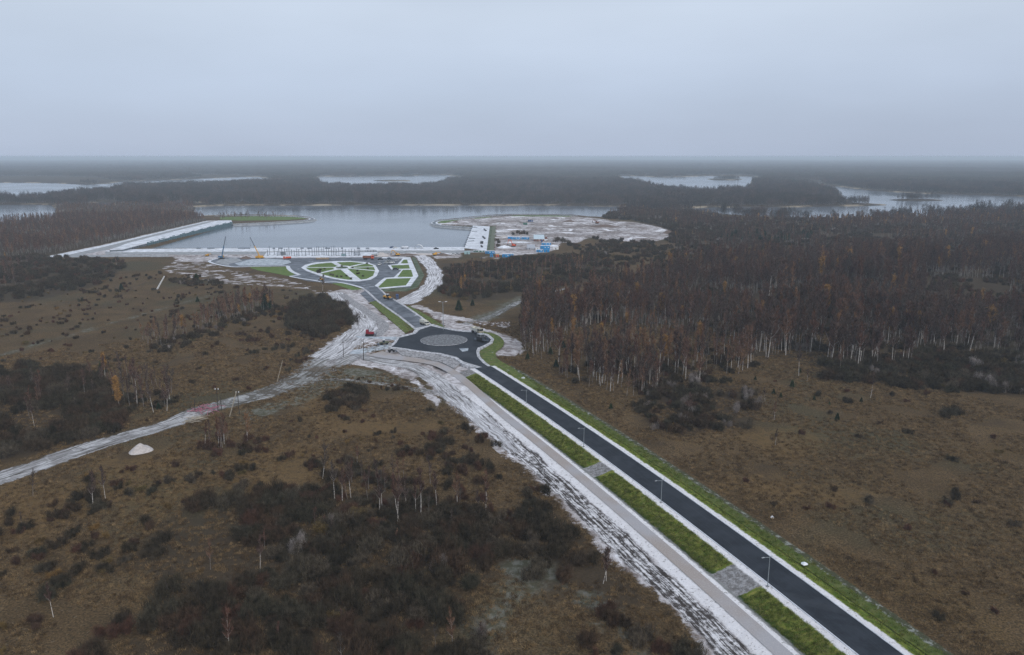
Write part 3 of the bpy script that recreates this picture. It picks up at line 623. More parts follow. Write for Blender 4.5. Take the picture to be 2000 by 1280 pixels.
MB().poly_prism([(hub[0] + 5.6 * math.cos(t), hub[1] + 7 * math.sin(t)) for t in np.linspace(0, 6.28, 25)[:-1]], 0, 0.42).build('hub_lawn', 'lawn2', kind='structure')
sheet('verge_bank', c3([(1560, 785), (1610, 790), (1720, 1010), (1640, 1160), (1500, 1210), (1180, 1215), (1165, 1185), (1550, 1150), (1650, 1015)]), 'lawn2', -0.2, 0.10)
sheet('garden_paving', c3([(1190, 785), (1545, 785), (1645, 1015), (1550, 1145), (1165, 1180), (1100, 1140), (1220, 1043), (1340, 1035), (1440, 940), (1310, 940), (1265, 885), (1385, 870), (1450, 800), (1190, 797)]), 'paving', -0.2, 0.20)
for L in ([(1425, 862), (1462, 815), (1505, 815), (1518, 860)], [(1300, 887), (1525, 880), (1540, 926), (1335, 932)], [(1385, 1030), (1452, 943), (1555, 941), (1580, 1022), (1560, 1031)], [(1140, 1160), (1250, 1055), (1555, 1045), (1490, 1135), (1160, 1166)]):
    sheet('garden_lawn', c3(L), 'lawn', 0.0, 0.26)

# ------------------------------------------------------------------ harbour
sheet('quay_road', [(205, 492.5), (206, 497.5), (420, 497.5), (900, 494), (960, 493), (960, 489), (907, 489.5), (500, 491)], 'concrete', -0.5, 0.06)
sheet('construction_slab', c2([(850, 790), (900, 722), (1900, 722), (2290, 722), (2230, 782)]), 'paving', -0.3, 0.12)
sheet('quay_outer_road', [(112, 503), (205, 482), (300, 458.5), (405, 433), (425, 433), (300, 464), (205, 489), (160, 498), (330, 499), (330, 501.5)], 'concrete', -0.5, 0.05)
sheet('quay_verge', [(88, 501.8), (200, 479.5), (300, 456), (404, 431.6), (408, 432.6), (300, 458.3), (205, 482), (112, 502.8)], 'paving', -0.4, 0.07)
def quay(name, label, px, mat='paving', top=0.45):
    t = thing(name, label, 'quay', P(*px[0])); base = t.location
    pts = [P(a, b, top) for a, b in px]; pts = [(x - base.x, y - base.y) for x, y in pts]
    ar = sum(pts[i][0] * pts[(i + 1) % len(pts)][1] - pts[(i + 1) % len(pts)][0] * pts[i][1] for i in range(len(pts)))
    if ar < 0: pts = pts[::-1]
    MB().poly_prism(pts, -7, top - 0.35).build('wall', 'darkconc', t)
    MB().poly_prism(pts, top - 0.35, top).build('deck', mat, t)
    return t, base
t, base = quay('quay_wall', 'long snowy quay with dark blue ribbed wall on the near side of the forest', [(214, 488), (240, 487), (262, 481.5), (292, 474), (325, 466), (350, 459), (400, 446), (453, 434), (452, 430.5), (426, 431), (300, 462), (250, 475)], top=2.7)
mb = MB(); a, b = np.array(P(286, 475.5, 2.7)), np.array(P(453, 434, 2.7)); d = (b - a) / np.linalg.norm(b - a); nrm = np.array([d[1], -d[0]]); L = np.linalg.norm(b - a)
for i in range(56):
    c = a + d * (L * (i + 0.5) / 56) + nrm * 0.6 - np.array([base.x, base.y])
    mb.box((c[0], c[1], 0.2), (1.6, 1.8, 5.2 if i % 6 else 7.0), math.atan2(d[1], d[0]))
mb.build('fender', 'fender', t)
mb = MB()
for i in range(9):
    c = a + d * (L * (i + 0.6) / 9.4) - nrm * 2.0 - np.array([base.x, base.y])
    mb.box((c[0], c[1], 3.1), (9, 0.6, 0.9), math.atan2(d[1], d[0]))
mb.build('railing', 'fender', t)
def gear(parent, base, items, mat, name):
    for (c, d, rz_) in items:
        MB().box((c[0] - base.x, c[1] - base.y, c[2]), d, rz_).build(name, mat, parent)
t, base = quay('near_quay', 'straight snowy promenade quay along the basin behind the steel columns', [(204, 490.5), (216, 488.2), (288, 486.3), (500, 484.6), (907, 482.6), (907, 488.8), (700, 489.5), (500, 491), (300, 492.2), (216, 492.5)])
for px in (388, 412, 470, 482, 535, 548, 590, 605, 640, 668, 700, 718):
    p = P(px, 486, .45); gear(t, base, [((p[0], p[1], 0.95), (random.uniform(2, 8), 1, 1.0), 0)], 'steel', 'edge_beam')
t, base = quay('east_quay', 'broad white snow covered pier deck left of the blue cabins', c5([(665, 325), (875, 335), (835, 640), (550, 605)]))
for (x0, y0, x1, y1) in ((640, 352, 720, 352), (650, 398, 715, 400), (610, 487, 690, 490), (600, 522, 680, 520)):
    p, q_ = [P(*c5([k])[0], 0.45) for k in ((x0, y0), (x1, y1))]; MB().tube([(p[0] - base.x, p[1] - base.y, 0.8), (q_[0] - base.x, q_[1] - base.y, 0.8)], [0.35, 0.35], 6).build('deck_pipe', 'steel', t)
for i in range(12):
    p = P(*c5([(652 - i * 8.6, 345 + i * 22)])[0], 0.45); gear(t, base, [((p[0], p[1], 0.9), (1.6, 5, 1.0), 0)], 'steel', 'fender')
for (x, y, l) in ((815, 385, 26), (800, 480, 26), (773, 590, 12)):
    p = P(*c5([(x, y)])[0], 0.45); gear(t, base, [((p[0], p[1], 1.1), (1.6, l, 1.3), R(8))], 'black', 'stacked_panel')
p = P(*c5([(775, 548)])[0], 0.45); gear(t, base, [((p[0], p[1], 1.6), (3.4, 8, 2.4), 0)], 'black', 'gear_box')
sheet('pier_verge', c5([(880, 335), (905, 335), (868, 640), (838, 640)]), 'lawn2', -0.4, 0.12)
sheet('pier_bank', c5([(907, 335), (950, 335), (925, 640), (870, 640)]), 'olive', -0.4, 0.10)
def spit(name, label, px, lawn, parts=()):
    t = thing(name, label, 'breakwater', P(*px[0])); base = t.location
    l, s = smooth_line(PP(px, 0.3), 6); n = normals(l)
    for nm, o0, o1, z0, z1, mat in (('slope', 0, 7, None, None, 'concrete'), ('path', -5, 0, 0.3, 0.3, 'darkconc'), ('kerb', -8, -5, 0.45, 0.45, 'paving'), ('edge', -0.2, 1.4, 0.5, 0.5, 'paving')):
        a_, b_ = l + n * o0, l + n * o1; mb = MB()
        for i in range(len(l) - 1):
            q0, q1, q2, q3 = a_[i] - base.xy, b_[i] - base.xy, b_[i + 1] - base.xy, a_[i + 1] - base.xy
            za, zb = (0.35, -3.2) if z0 is None else (z0, z1)
            mb.add([(*q0, za), (*q1, zb), (*q2, zb), (*q3, za), (*q0, za - 0.6), (*q1, zb - 0.6), (*q2, zb - 0.6), (*q3, za - 0.6)], [(0, 1, 2, 3), (0, 4, 5, 1), (3, 2, 6, 7)])
        mb.build(nm, mat, t)
    for L in lawn: 
        o = sheet('spit_lawn', L, 'lawn', -0.4, 0.2)
spit('west_breakwater', 'curved spit with white kerb round a green lawn, bare birches on it', [(455, 438.5), (530, 435), (588, 431.8), (606, 430), (614, 428), (606, 425.6), (585, 423.6), (540, 422), (480, 421.3), (420, 422)], [[(470, 431), (430, 429), (430, 424), (500, 422.7), (560, 423.5), (592, 425.3), (598, 427.3), (560, 429.8)]])
spit('east_breakwater', 'curved spit with white kerb and sandy top left of the construction site', [(1128, 421), (1060, 419.8), (1000, 419.9), (950, 422), (890, 428.2), (855, 431.5), (844, 435.8), (854, 440), (882, 442.8), (922, 445.5)][::1], [[(853, 435), (862, 431.5), (900, 429), (884, 432), (868, 436)], [(925, 426.3), (958, 423.5), (960, 424.6), (930, 427.3)], [(1000, 421.3), (1060, 421), (1118, 422), (1110, 423.2), (1040, 422.6), (1000, 422.6)]])

# ------------------------------------------------------------------ plant prototypes
def tri_fan_mesh(name, tris, mats_, mat_idx=None):
    v = np.asarray(tris, np.float32).reshape(-1, 3); n = len(v) // 3
    me = bpy.data.meshes.new(name); me.vertices.add(len(v)); me.vertices.foreach_set('co', v.ravel())
    me.loops.add(len(v)); me.loops.foreach_set('vertex_index', np.arange(len(v), dtype=np.int32))
    me.polygons.add(n); me.polygons.foreach_set('loop_start', np.arange(0, 3 * n, 3, dtype=np.int32)); me.polygons.foreach_set('loop_total', np.full(n, 3, np.int32))
    for m in mats_: me.materials.append(M[m])
    if mat_idx is not None: me.polygons.foreach_set('material_index', np.asarray(mat_idx, np.int32))
    me.update(calc_edges=True); return me
def sliver(p, d, w_, r):
    """thin triangles from p along d"""
    side = np.cross(d, r.normal(size=d.shape)); side /= np.linalg.norm(side, axis=1)[:, None] + 1e-9
    return np.stack([p - side * w_[:, None] / 2, p + side * w_[:, None] / 2, p + d], 1)
def birch(seed, h=15.0, twigs=900, tw=0.06, leaf=None, low=0.42, wide=1.0, trunk_n=6, trunk_r=0.14):
    r = np.random.default_rng(seed)
    lean = r.normal(0, 0.03, 2) * h; mid = r.normal(0, 0.012, 2) * h
    def axis(t): return np.array([lean[0] * t + mid[0] * np.sin(t * 3.1), lean[1] * t + mid[1] * np.sin(t * 3.1), t * h])
    tb = MB(); ts = [0, 0.15, 0.35, 0.55, 0.75, 0.9]
    tb.tube([axis(t) for t in ts], [trunk_r * (1 - 0.85 * t) for t in ts], trunk_n)
    fork = []
    for k in range(int(9 * wide) + 5):
        t = r.uniform(low - 0.05, 0.9); a = r.uniform(0, 6.28); L = h * 0.165 * wide * (1.15 - t) * r.uniform(0.8, 1.4) + 0.5
        p = axis(t); e = p + np.array([math.cos(a) * L * 0.62, math.sin(a) * L * 0.62, L * 0.95])
        fork.append((p, e))
        if k < 9: tb.tube([p, (p + e) / 2 + [0, 0, -0.1 * L], e], [trunk_r * 0.38 * (1.1 - t), trunk_r * 0.25 * (1.1 - t), 0.015], 4, False)
    fork = np.array(fork)
    n = twigs
    k = r.integers(0, len(fork), n); u = r.uniform(0.15, 1.05, n)[:, None]
    p = fork[k, 0] * (1 - u) + fork[k, 1] * u
    m = r.random(n) < 0.35; tt = r.uniform(low, 0.98, n); ax = np.array([axis(t) for t in tt]); p = np.where(m[:, None], ax, p)
    a = r.uniform(0, 6.28, n); rad = r.uniform(0.08, 0.62, n) * wide
    L = r.uniform(0.5, 1.6, n) * h / 15 * (1.25 - p[:, 2] / h * 0.5)
    up = r.uniform(0.5, 1.2, n)
    d = np.stack([np.cos(a) * rad, np.sin(a) * rad, up], 1); d *= (L / np.linalg.norm(d, axis=1))[:, None]
    tr = [sliver(p, d, np.full(n, tw), r)]
    if leaf:
        q = p + d * r.uniform(0.3, 1.0, n)[:, None] + r.normal(0, 0.25, (n, 3)); 
        q = np.repeat(q, 2, 0) + r.normal(0, 0.3, (2 * n, 3)); dd = r.normal(0, leaf, (2 * n, 3))
        tr.append(sliver(q, dd, np.full(2 * n, leaf), r))
    return tb, np.concatenate(tr)
def bush(seed, h=4.5, rad=3.0, n=1500, tw=0.05, lobes=5, leaf=None):
    r = np.random.default_rng(seed)
    cs = [(r.normal(0, rad * 0.42), r.normal(0, rad * 0.42), r.uniform(0.65, 1.0) * h, r.uniform(0.5, 0.8) * rad) for _ in range(lobes)]
    tr = []
    for cx_, cy_, hh, rr in cs:
        m = n // lobes
        # stems fan from a root and end on a dome
        a = r.uniform(0, 6.28, m); e = r.beta(2.2, 1.3, m) * 1.45
        tip = np.stack([cx_ + rr * np.cos(a) * np.cos(e), cy_ + rr * np.sin(a) * np.cos(e), hh * (0.18 + 0.82 * np.sin(e))], 1) * (r.triangular(0.35, 0.98, 1.3, m)[:, None] ** 0.75)
        root = np.stack([cx_ + r.normal(0, 0.4, m), cy_ + r.normal(0, 0.4, m), np.zeros(m)], 1)
        d = tip - root; ln = np.linalg.norm(d, axis=1)[:, None]; d /= ln
        L = r.uniform(0.6, 1.9, m)[:, None] * h / 4.5
        d = d + r.normal(0, 0.20, d.shape)
        tr.append(sliver(tip - d * L, d * L, np.full(m, tw), r))
        q = r.integers(0, m, m // 8)
        tr.append(sliver(root[q], tip[q] - root[q], np.full(len(q), tw * 1.4), r))
    if leaf:
        al = np.concatenate([t[:, 2] for t in tr]); q = al[r.integers(0, len(al), n)] + r.normal(0, 0.15, (n, 3))
        tr.append(sliver(q, r.normal(0, leaf, (n, 3)), np.full(n, leaf), r))
    return np.concatenate(tr)
def pine(seed, h=5.0, n=1500):
    r = np.random.default_rng(seed); t = r.beta(1.1, 1.5, n); z = h * (0.06 + 0.94 * t)
    whorl = np.round(t * 13) / 13; z = h * (0.06 + 0.92 * whorl) + r.normal(0, 0.12, n)
    a = r.uniform(0, 6.28, n); rr = (1 - whorl) * h * 0.34 * r.uniform(0.75, 1.15, n) * (1 + 0.18 * np.sin(a * 3 + seed)) + 0.1
    u = r.uniform(0.2, 1, n) ** 0.6
    p = np.stack([np.cos(a) * rr * u, np.sin(a) * rr * u, z - rr * u * 0.22], 1)
    d = np.stack([np.cos(a) * 0.4, np.sin(a) * 0.4, r.uniform(-0.12, 0.3, n)], 1) * (0.8 + h * 0.05) + r.normal(0, 0.1, (n, 3))
    return sliver(p, d, np.full(n, 0.2), r)

def stand(seed, rad, count, h, tw, twn, mat='far_twigs', conifer=0.0):
    """a grove of many small trees as one prototype for the far woods"""
    r = np.random.default_rng(seed); tr, mi = [], []
    for i in range(count):
        a = r.uniform(0, 6.28); d = rad * math.sqrt(r.random()); x, y = d * math.cos(a), d * math.sin(a); hh = h * r.uniform(0.65, 1.12)
        z = hh * r.beta(2.0, 1.3, twn); w_ = 2.3 * (1.12 - np.abs(z / hh - 0.62) * 1.2) * r.uniform(0.7, 1.2)
        aa = r.uniform(0, 6.28, twn); u = np.sqrt(r.random(twn))
        p = np.stack([x + np.cos(aa) * w_ * u, y + np.sin(aa) * w_ * u, z], 1)
        dd = np.stack([np.cos(aa) * 0.6, np.sin(aa) * 0.6, r.uniform(1.2, 2.4, twn)], 1) * (tw / 0.35) ** 0.5
        q = sliver(p, dd, np.full(twn, tw), r); tr.append(q); mi += [0] * len(q)
        tk = sliver(np.array([[x, y, 0.0], [x, y, 0.0]]), np.array([[0.1, 0, hh * 0.85]] * 2), np.full(2, max(0.3, tw * 0.7)), r); tr.append(tk); mi += [1] * 2
    return tri_fan_mesh('grove', np.concatenate(tr), [mat, 'farbark'], mi)

# every prototype: (trunk mesh, crown mesh)
BIRCH = {}
for kind, mat, leaf in (('bare', 'birch_twigs', None), ('rusty', 'rusty_twigs', None), ('gold', 'golden_leaves', 0.30)):
    BIRCH[kind] = []
    for i in range(6 if kind == 'bare' else 4):
        hh = 15 if kind != 'gold' else 12
        tb, tr = birch(100 + i + len(kind) * 17, hh, 2100, 0.07, leaf, low=[0.40, 0.5, 0.33, 0.45, 0.38, 0.3][i] if kind == 'bare' else 0.3, wide=[1.0, 0.8, 1.2, 0.9, 1.1, 1.3][i])
        BIRCH[kind].append((tb.mesh('trunk', 'bark'), tri_fan_mesh('crown', tr, [mat])))
BUSH = {'grey': [tri_fan_mesh('bush', bush(200 + i, [4.5, 5.4, 3.8, 4.8, 3.2][i], [3.2, 3.0, 3.6, 2.4, 3.0][i], 1500, 0.085, 5 + i % 4), ['bush_twigs']) for i in range(5)],
        'red': [tri_fan_mesh('bush', bush(220 + i, 3.4, 2.8, 1900, 0.06, 4), ['red_bush_twigs']) for i in range(3)],
        'pale': [tri_fan_mesh('bush', bush(240 + i, 5.5, 2.6, 1900, 0.05, 3), ['pale_bush_twigs']) for i in range(2)],
        'ochre': [tri_fan_mesh('bush', bush(260 + i, 2.6, 2.4, 1500, 0.06, 3, 0.12), ['ochre_bush_twigs']) for i in range(2)]}
PINE = []
for i in range(3):
    tb = MB().tube([(0, 0, 0), (0, 0, 2.5), (0.05, 0, 4.9)], [0.12, 0.08, 0.02], 6)
    PINE.append((tb.mesh('trunk', 'darkbark'), tri_fan_mesh('crown', pine(300 + i), ['pine_needles'])))
def joined_birch(seed, mat, **k):
    tb, tr = birch(seed, 15, **k)
    v = list(tr.reshape(-1, 3)); tt = []
    for f in tb.f:
        for j in range(1, len(f) - 1): tt.append([tb.v[f[0]], tb.v[f[j]], tb.v[f[j + 1]]])
    tt = np.array(tt, np.float32)
    return tri_fan_mesh('tree', np.concatenate([tr, tt]), [mat, 'woodbark'], [0] * len(tr) + [1] * len(tt))

# ------------------------------------------------------------------ scatter
def sample(px, dens):
    """random ground points in a polygon of the map; dens = plants per 100 m2"""
    poly = PP(px); lo, hi = poly.min(0), poly.max(0)
    n = int((hi - lo).prod() * dens / 100); p = lo + rng.random((n, 2)) * (hi - lo)
    return p[sdf(poly, p[:, 0], p[:, 1]) > 0]
ROADBLOCK = [ROAD_L[::10]]
def free(p, m=3.0):
    """not on roads, in water or on the site"""
    o = np.array([road_coord(x, y)[1] if y < 360 else 99 for x, y in p])
    ok = ~((o > -32) & (o < 16.5) & (p[:, 1] < 350))
    ok &= lake_sd(p[:, 0], p[:, 1]) < -4
    for q_ in [SNOW_PX[i] for i in (0, 1, 2, 4)]: ok &= sdf(PP(q_), p[:, 0], p[:, 1]) < -1
    ok &= capsule(PP([(-160, 985), (-40, 948), (60, 914), (160, 880), (250, 851), (330, 829), (392, 803), (450, 788), (530, 765), (585, 742), (640, 708), (690, 690)]), 6.0, p[:, 0], p[:, 1]) < 0
    ok &= capsule(PP([(800, 494), (826, 503), (843, 522), (849, 540), (841, 560), (815, 578), (780, 594)]), 9.0, p[:, 0], p[:, 1]) < 0
    ok &= sdf(PP([(400, 495), (950, 486), (960, 502), (850, 506), (825, 540), (800, 568), (730, 572), (690, 562), (560, 542), (410, 514)]), p[:, 0], p[:, 1]) < 0
    return ok
TREES = []   # x, y, scale, kind, region
BUSHES = []
def addt(px, dens, kinds, h, region, patch=0.0):
    p = sample(px, dens)
    if patch:
        k = np.array([mnoise.noise(Vector((x * 0.018, y * 0.018, 3.3))) for x, y in p]); p = p[k > patch]
    p = p[free(p)]
    ks = rng.choice([k for k, _ in kinds], len(p), p=[w_ for _, w_ in kinds])
    for (x, y), k in zip(p, ks):
        v = 0.92 + 0.45 * mnoise.noise(Vector((x * 0.013, y * 0.013, 9.1)))
        TREES.append((x, y, h / 15 * v * rng.uniform(0.6, 1.15), k, region))
def addb(px, dens, kinds, sc_, region, patch=0.0, fr=0.03):
    p = sample(px, dens)
    if patch is not None and patch != 0.0:
        k = np.array([mnoise.noise(Vector((x * fr, y * fr, 7.7))) for x, y in p]); p = p[k > patch]
    p = p[free(p)]
    ks = rng.choice([k for k, _ in kinds], len(p), p=[w_ for _, w_ in kinds])
    for (x, y), k in zip(p, ks): BUSHES.append((x, y, sc_ * rng.uniform(0.55, 1.2), k, region))
BARE = [('bare', 0.87), ('rusty', 0.12), ('gold', 0.01)]
RUST = [('bare', 0.50), ('rusty', 0.46), ('gold', 0.04)]
GREY = [('grey', 0.84), ('red', 0.10), ('pale', 0.03), ('ochre', 0.03)]
# right-hand woods
addt([(1188, 424), (1212, 411), (1240, 407), (1330, 412), (1400, 420), (1420, 432), (1330, 446), (1290, 440), (1240, 432)], 1.6, BARE, 12, 'back wood')
addb([(1170, 426), (1205, 412), (1240, 407), (1330, 412), (1400, 420), (1420, 440), (1330, 460), (1296, 442), (1240, 431)], 3.0, [('grey', 0.95), ('pale', 0.05)], 1.3, 'back wood')
addb([(1290, 470), (1320, 450), (1400, 440), (1450, 460), (1340, 480)], 2.5, GREY, 1.1, 'back wood')
addt([(1010, 690), (1030, 610), (1120, 585), (1250, 555), (1400, 520), (1600, 500), (2150, 490), (2200, 700), (2000, 740), (1800, 715), (1640, 728), (1600, 690), (1500, 700), (1440, 680), (1380, 660), (1280, 640), (1200, 635), (1120, 645), (1060, 700)], 4.6, BARE, 21.5, 'right wood', -0.13)
addt([(1010, 690), (1025, 600), (1120, 585), (1180, 600), (1120, 650), (1060, 705)], 3.0, RUST, 14, 'right wood')
addt([(1060, 700), (1120, 640), (1280, 640), (1440, 690), (1490, 705), (1440, 740), (1330, 750), (1300, 790), (1200, 770), (1100, 735)], 2.1, RUST, 16, 'wood edge')
addt([(1090, 730), (1140, 700), (1300, 740), (1300, 790), (1180, 780)], 2.4, BARE, 14, 'wood edge')
addt([(1300, 480), (1340, 440), (1800, 425), (2300, 420), (2300, 500), (1900, 488), (1600, 495), (1350, 500)], 1.5, BARE, 14, 'back wood', -0.15)
addt([(1560, 432), (1700, 428), (1800, 424), (2300, 416), (2300, 445), (1900, 440), (1600, 445)], 2.2, RUST, 13, 'back wood')
addt([(1320, 428), (1560, 428), (1560, 438), (1330, 442)], 1.5, BARE, 12, 'back wood')
addb([(1180, 470), (1320, 476), (1400, 445), (1220, 430), (1230, 422), (1500, 428), (2300, 422), (2300, 520), (1900, 495), (1500, 500), (1300, 520), (1180, 520)], 1.5, GREY, 1.0, 'back wood', -0.25)
addb([(1040, 620), (1200, 560), (1350, 500), (2200, 480), (2250, 780), (1950, 770), (1760, 748), (1640, 735), (1560, 690), (1400, 660), (1200, 640)], 1.6, GREY, 1.0, 'right wood', -0.2)
addb([(1600, 742), (1640, 700), (1750, 700), (2250, 690), (2250, 785), (1990, 768), (1850, 770), (1720, 752)], 5.0, GREY, 1.1, 'right thicket')
addb([(1240, 800), (1270, 760), (1340, 740), (1440, 745), (1490, 790), (1470, 835), (1330, 850), (1270, 838)], 5.5, [('grey', 0.8), ('red', 0.1), ('pale', 0.1)], 0.85, 'clump right of road', -0.35, 0.06)
addb([(1090, 720), (1180, 690), (1330, 720), (1320, 775), (1230, 785), (1130, 755)], 4.6, [('grey', 0.7), ('red', 0.3)], 0.9, 'wood edge', -0.3)
addb([(1060, 690), (1130, 650), (1280, 645), (1440, 690), (1500, 710), (1470, 745), (1330, 745), (1150, 720)], 1.6, [('grey', 0.6), ('red', 0.4)], 0.8, 'wood edge', -0.15)
addb([(870, 525), (1000, 505), (1180, 495), (1200, 540), (1030, 572), (980, 583), (900, 586), (862, 572), (855, 540)], 3.2, [('grey', 0.75), ('red', 0.15), ('ochre', 0.1)], 1.05, 'scrub by the site', -0.28)
addb([(1070, 474), (1180, 470), (1320, 474), (1310, 490), (1100, 500)], 1.4, [('grey', 0.9), ('ochre', 0.1)], 0.9, 'scrub by the site', 0.05)
addt([(870, 530), (1000, 515), (1180, 505), (1190, 540), (1030, 575), (900, 580)], 0.8, RUST, 11, 'scrub by the site')
addb([(1440, 720), (1600, 745), (1990, 775), (2100, 900), (2100, 1290), (1900, 1290), (1600, 1050), (1300, 870), (1440, 850)], 0.16, [('grey', 0.5), ('red', 0.4), ('ochre', 0.1)], 0.55, 'right meadow')
for x, y, s_ in ((1858, 812, 0.9), (1868, 806, 0.8), (1845, 816, 0.7), (1875, 812, 0.7), (1660, 788, 0.6), (1650, 784, 0.5), (1862, 965, 0.55), (1870, 975, 0.5), (1300, 836, 0.8), (1320, 846, 0.9)):
    BUSHES.append((*P(x, y), s_, 'grey', 'right meadow'))
for x, y, s_ in ((1003, 459, 0.9), (1010, 456, 1.1), (1016, 458, 1.0), (1023, 457, 1.2), (1030, 458, 1.0), (1091, 470, 1.2), (1097, 472, 1.3), (1104, 474, 1.2), (1111, 476, 1.0), (1085, 473, 1.0), (972, 482, 0.9), (975, 475, 1.0), (970, 470, 0.8), (1160, 466, 1.0), (1165, 468, 1.2), (1215, 468, 0.8)):
    BUSHES.append((*P(x, y), s_, 'grey', 'scrub by the site'))
# left-hand woods
addt([(-700, 560), (-500, 470), (0, 428), (100, 428), (380, 424), (402, 432), (300, 454), (200, 477), (80, 499), (0, 505), (-100, 525)], 3.6, [('bare', 0.75), ('rusty', 0.25)], 15, 'left wood')
addt([(98, 428), (106, 402), (190, 403), (330, 400), (384, 404), (386, 422)], 2.0, [('bare', 0.7), ('rusty', 0.3)], 11, 'left wood')
addt([(388, 426), (440, 422.5), (530, 423), (560, 426), (540, 430), (480, 432), (420, 431)], 0.7, BARE, 13, 'left wood')
addb([(-600, 560), (-300, 500), (90, 500), (250, 512), (240, 525), (190, 560), (60, 580), (0, 590), (-500, 640)], 2.6, [('grey', 0.85), ('red', 0.15)], 1.0, 'left wood', -0.2)
addt([(-500, 560), (0, 505), (60, 510), (40, 560), (-400, 640)], 0.8, BARE, 12, 'left wood')
addb([(0, 560), (300, 530), (470, 550), (560, 575), (560, 620), (430, 680), (200, 720), (-200, 740), (-300, 640)], 1.0, [('grey', 0.5), ('red', 0.35), ('ochre', 0.15)], 0.62, 'left meadow', 0.12)
addb([(330, 545), (430, 548), (440, 556), (380, 560), (330, 556)], 4.0, GREY, 0.75, 'left meadow')
addb([(420, 640), (560, 590), (640, 600), (640, 700), (560, 720), (470, 690)], 1.2, [('grey', 0.5), ('red', 0.35), ('ochre', 0.15)], 0.7, 'left meadow', 0.0)
addb([(575, 640), (568, 605), (590, 590), (630, 584), (664, 602), (690, 628), (672, 645), (620, 660)], 7.0, [('grey', 1.0)], 1.35, 'thicket beside the path')
addt([(262, 672), (300, 652), (380, 636), (440, 610), (530, 588), (535, 604), (440, 632), (380, 652), (300, 684)], 5.0, RUST, 13, 'birch row')
addb([(270, 690), (440, 625), (535, 590), (545, 605), (440, 650), (330, 690)], 4.0, GREY, 0.7, 'birch row')
addt([(170, 745), (220, 730), (350, 750), (345, 790), (320, 806), (250, 795)], 3.2, [('bare', 1.0)], 13, 'birch clump left of track')
addb([(190, 760), (350, 770), (340, 800), (240, 812)], 3.0, [('grey', 1.0)], 0.6, 'birch clump left of track')
addb([(-300, 770), (0, 740), (60, 715), (180, 735), (235, 800), (240, 838), (150, 862), (60, 885), (0, 903), (-300, 970)], 5.5, [('grey', 0.93), ('red', 0.07)], 1.2, 'dark thicket', -0.45)
addt([(-100, 800), (60, 730), (180, 750), (220, 800), (100, 840)], 0.35, BARE, 12, 'dark thicket')
addt([(380, 862), (400, 850), (450, 858), (446, 876), (400, 880)], 5.5, [('bare', 0.6), ('rusty', 0.4)], 10, 'birch clump below the pink scrap')
addb([(378, 860), (450, 850), (530, 862), (535, 880), (470, 905), (400, 888)], 4.5, [('red', 0.7), ('grey', 0.3)], 0.75, 'birch clump below the pink scrap')
addb([(625, 800), (650, 770), (690, 752), (718, 760), (715, 790), (660, 812)], 9.0, [('grey', 1.0)], 0.8, 'round thicket in the meadow')
addt([(590, 930), (720, 905), (860, 940), (960, 980), (950, 1010), (860, 1010), (780, 1020), (720, 990), (640, 975)], 1.9, [('bare', 0.85), ('rusty', 0.15)], 13, 'birches in the scrub')
addb([(580, 910), (700, 890), (860, 930), (960, 980), (1000, 1010), (1000, 1060), (800, 1060), (700, 1000), (600, 985)], 3.5, [('grey', 0.6), ('red', 0.4)], 0.75, 'big scrub', -0.2)
addb([(760, 900), (850, 845), (930, 835), (990, 880), (1020, 930), (960, 950), (880, 930)], 4.0, [('grey', 0.7), ('red', 0.3)], 0.75, 'scrub beside the road', -0.15)
addb([(1000, 950), (1080, 960), (1190, 1060), (1230, 1110), (1280, 1180), (1360, 1290), (1100, 1290), (1150, 1180), (1080, 1100)], 3.2, [('grey', 0.75), ('red', 0.25)], 0.85, 'scrub beside the road', -0.15)
addb([(300, 1050), (420, 960), (560, 950), (700, 960), (900, 1010), (1060, 1010), (1180, 1090), (1120, 1140), (1010, 1120), (930, 1110), (900, 1200), (980, 1300), (150, 1300), (300, 1180), (260, 1100)], 4.6, [('grey', 0.86), ('red', 0.10), ('pale', 0.015), ('ochre', 0.025)], 1.15, 'big scrub', -0.34, 0.045)
addb([(-150, 1000), (300, 900), (560, 880), (620, 900), (420, 960), (300, 1050), (250, 1110), (300, 1180), (150, 1300), (-200, 1300)], 1.7, [('grey', 0.55), ('red', 0.25), ('ochre', 0.20)], 0.6, 'left heath', -0.1)
addt([(300, 1050), (420, 960), (700, 960), (1060, 1010), (1180, 1090), (1010, 1120), (900, 1200), (980, 1300), (150, 1300), (300, 1180)], 0.16, BARE, 8, 'big scrub')
addt([(-100, 1000), (300, 900), (560, 880), (420, 960), (250, 1110), (150, 1300), (-200, 1300)], 0.06, BARE, 8, 'left heath')
addb([(0, 560), (560, 560), (640, 620), (560, 760), (200, 860), (0, 720)], 0.5, [('grey', 0.4), ('red', 0.4), ('ochre', 0.2)], 0.45, 'left meadow')
addb([(0, 1010), (110, 985), (240, 940), (260, 985), (200, 1000), (60, 1040), (-60, 1060)], 4.0, [('grey', 0.8), ('red', 0.2)], 0.7, 'left heath')
addb([(560, 800), (860, 800), (880, 880), (700, 900), (560, 890)], 1.1, [('grey', 0.45), ('red', 0.4), ('ochre', 0.15)], 0.5, 'middle heath')
addb([(690, 740), (800, 745), (810, 765), (740, 762)], 3.0, [('grey', 0.6), ('red', 0.4)], 0.5, 'middle heath')
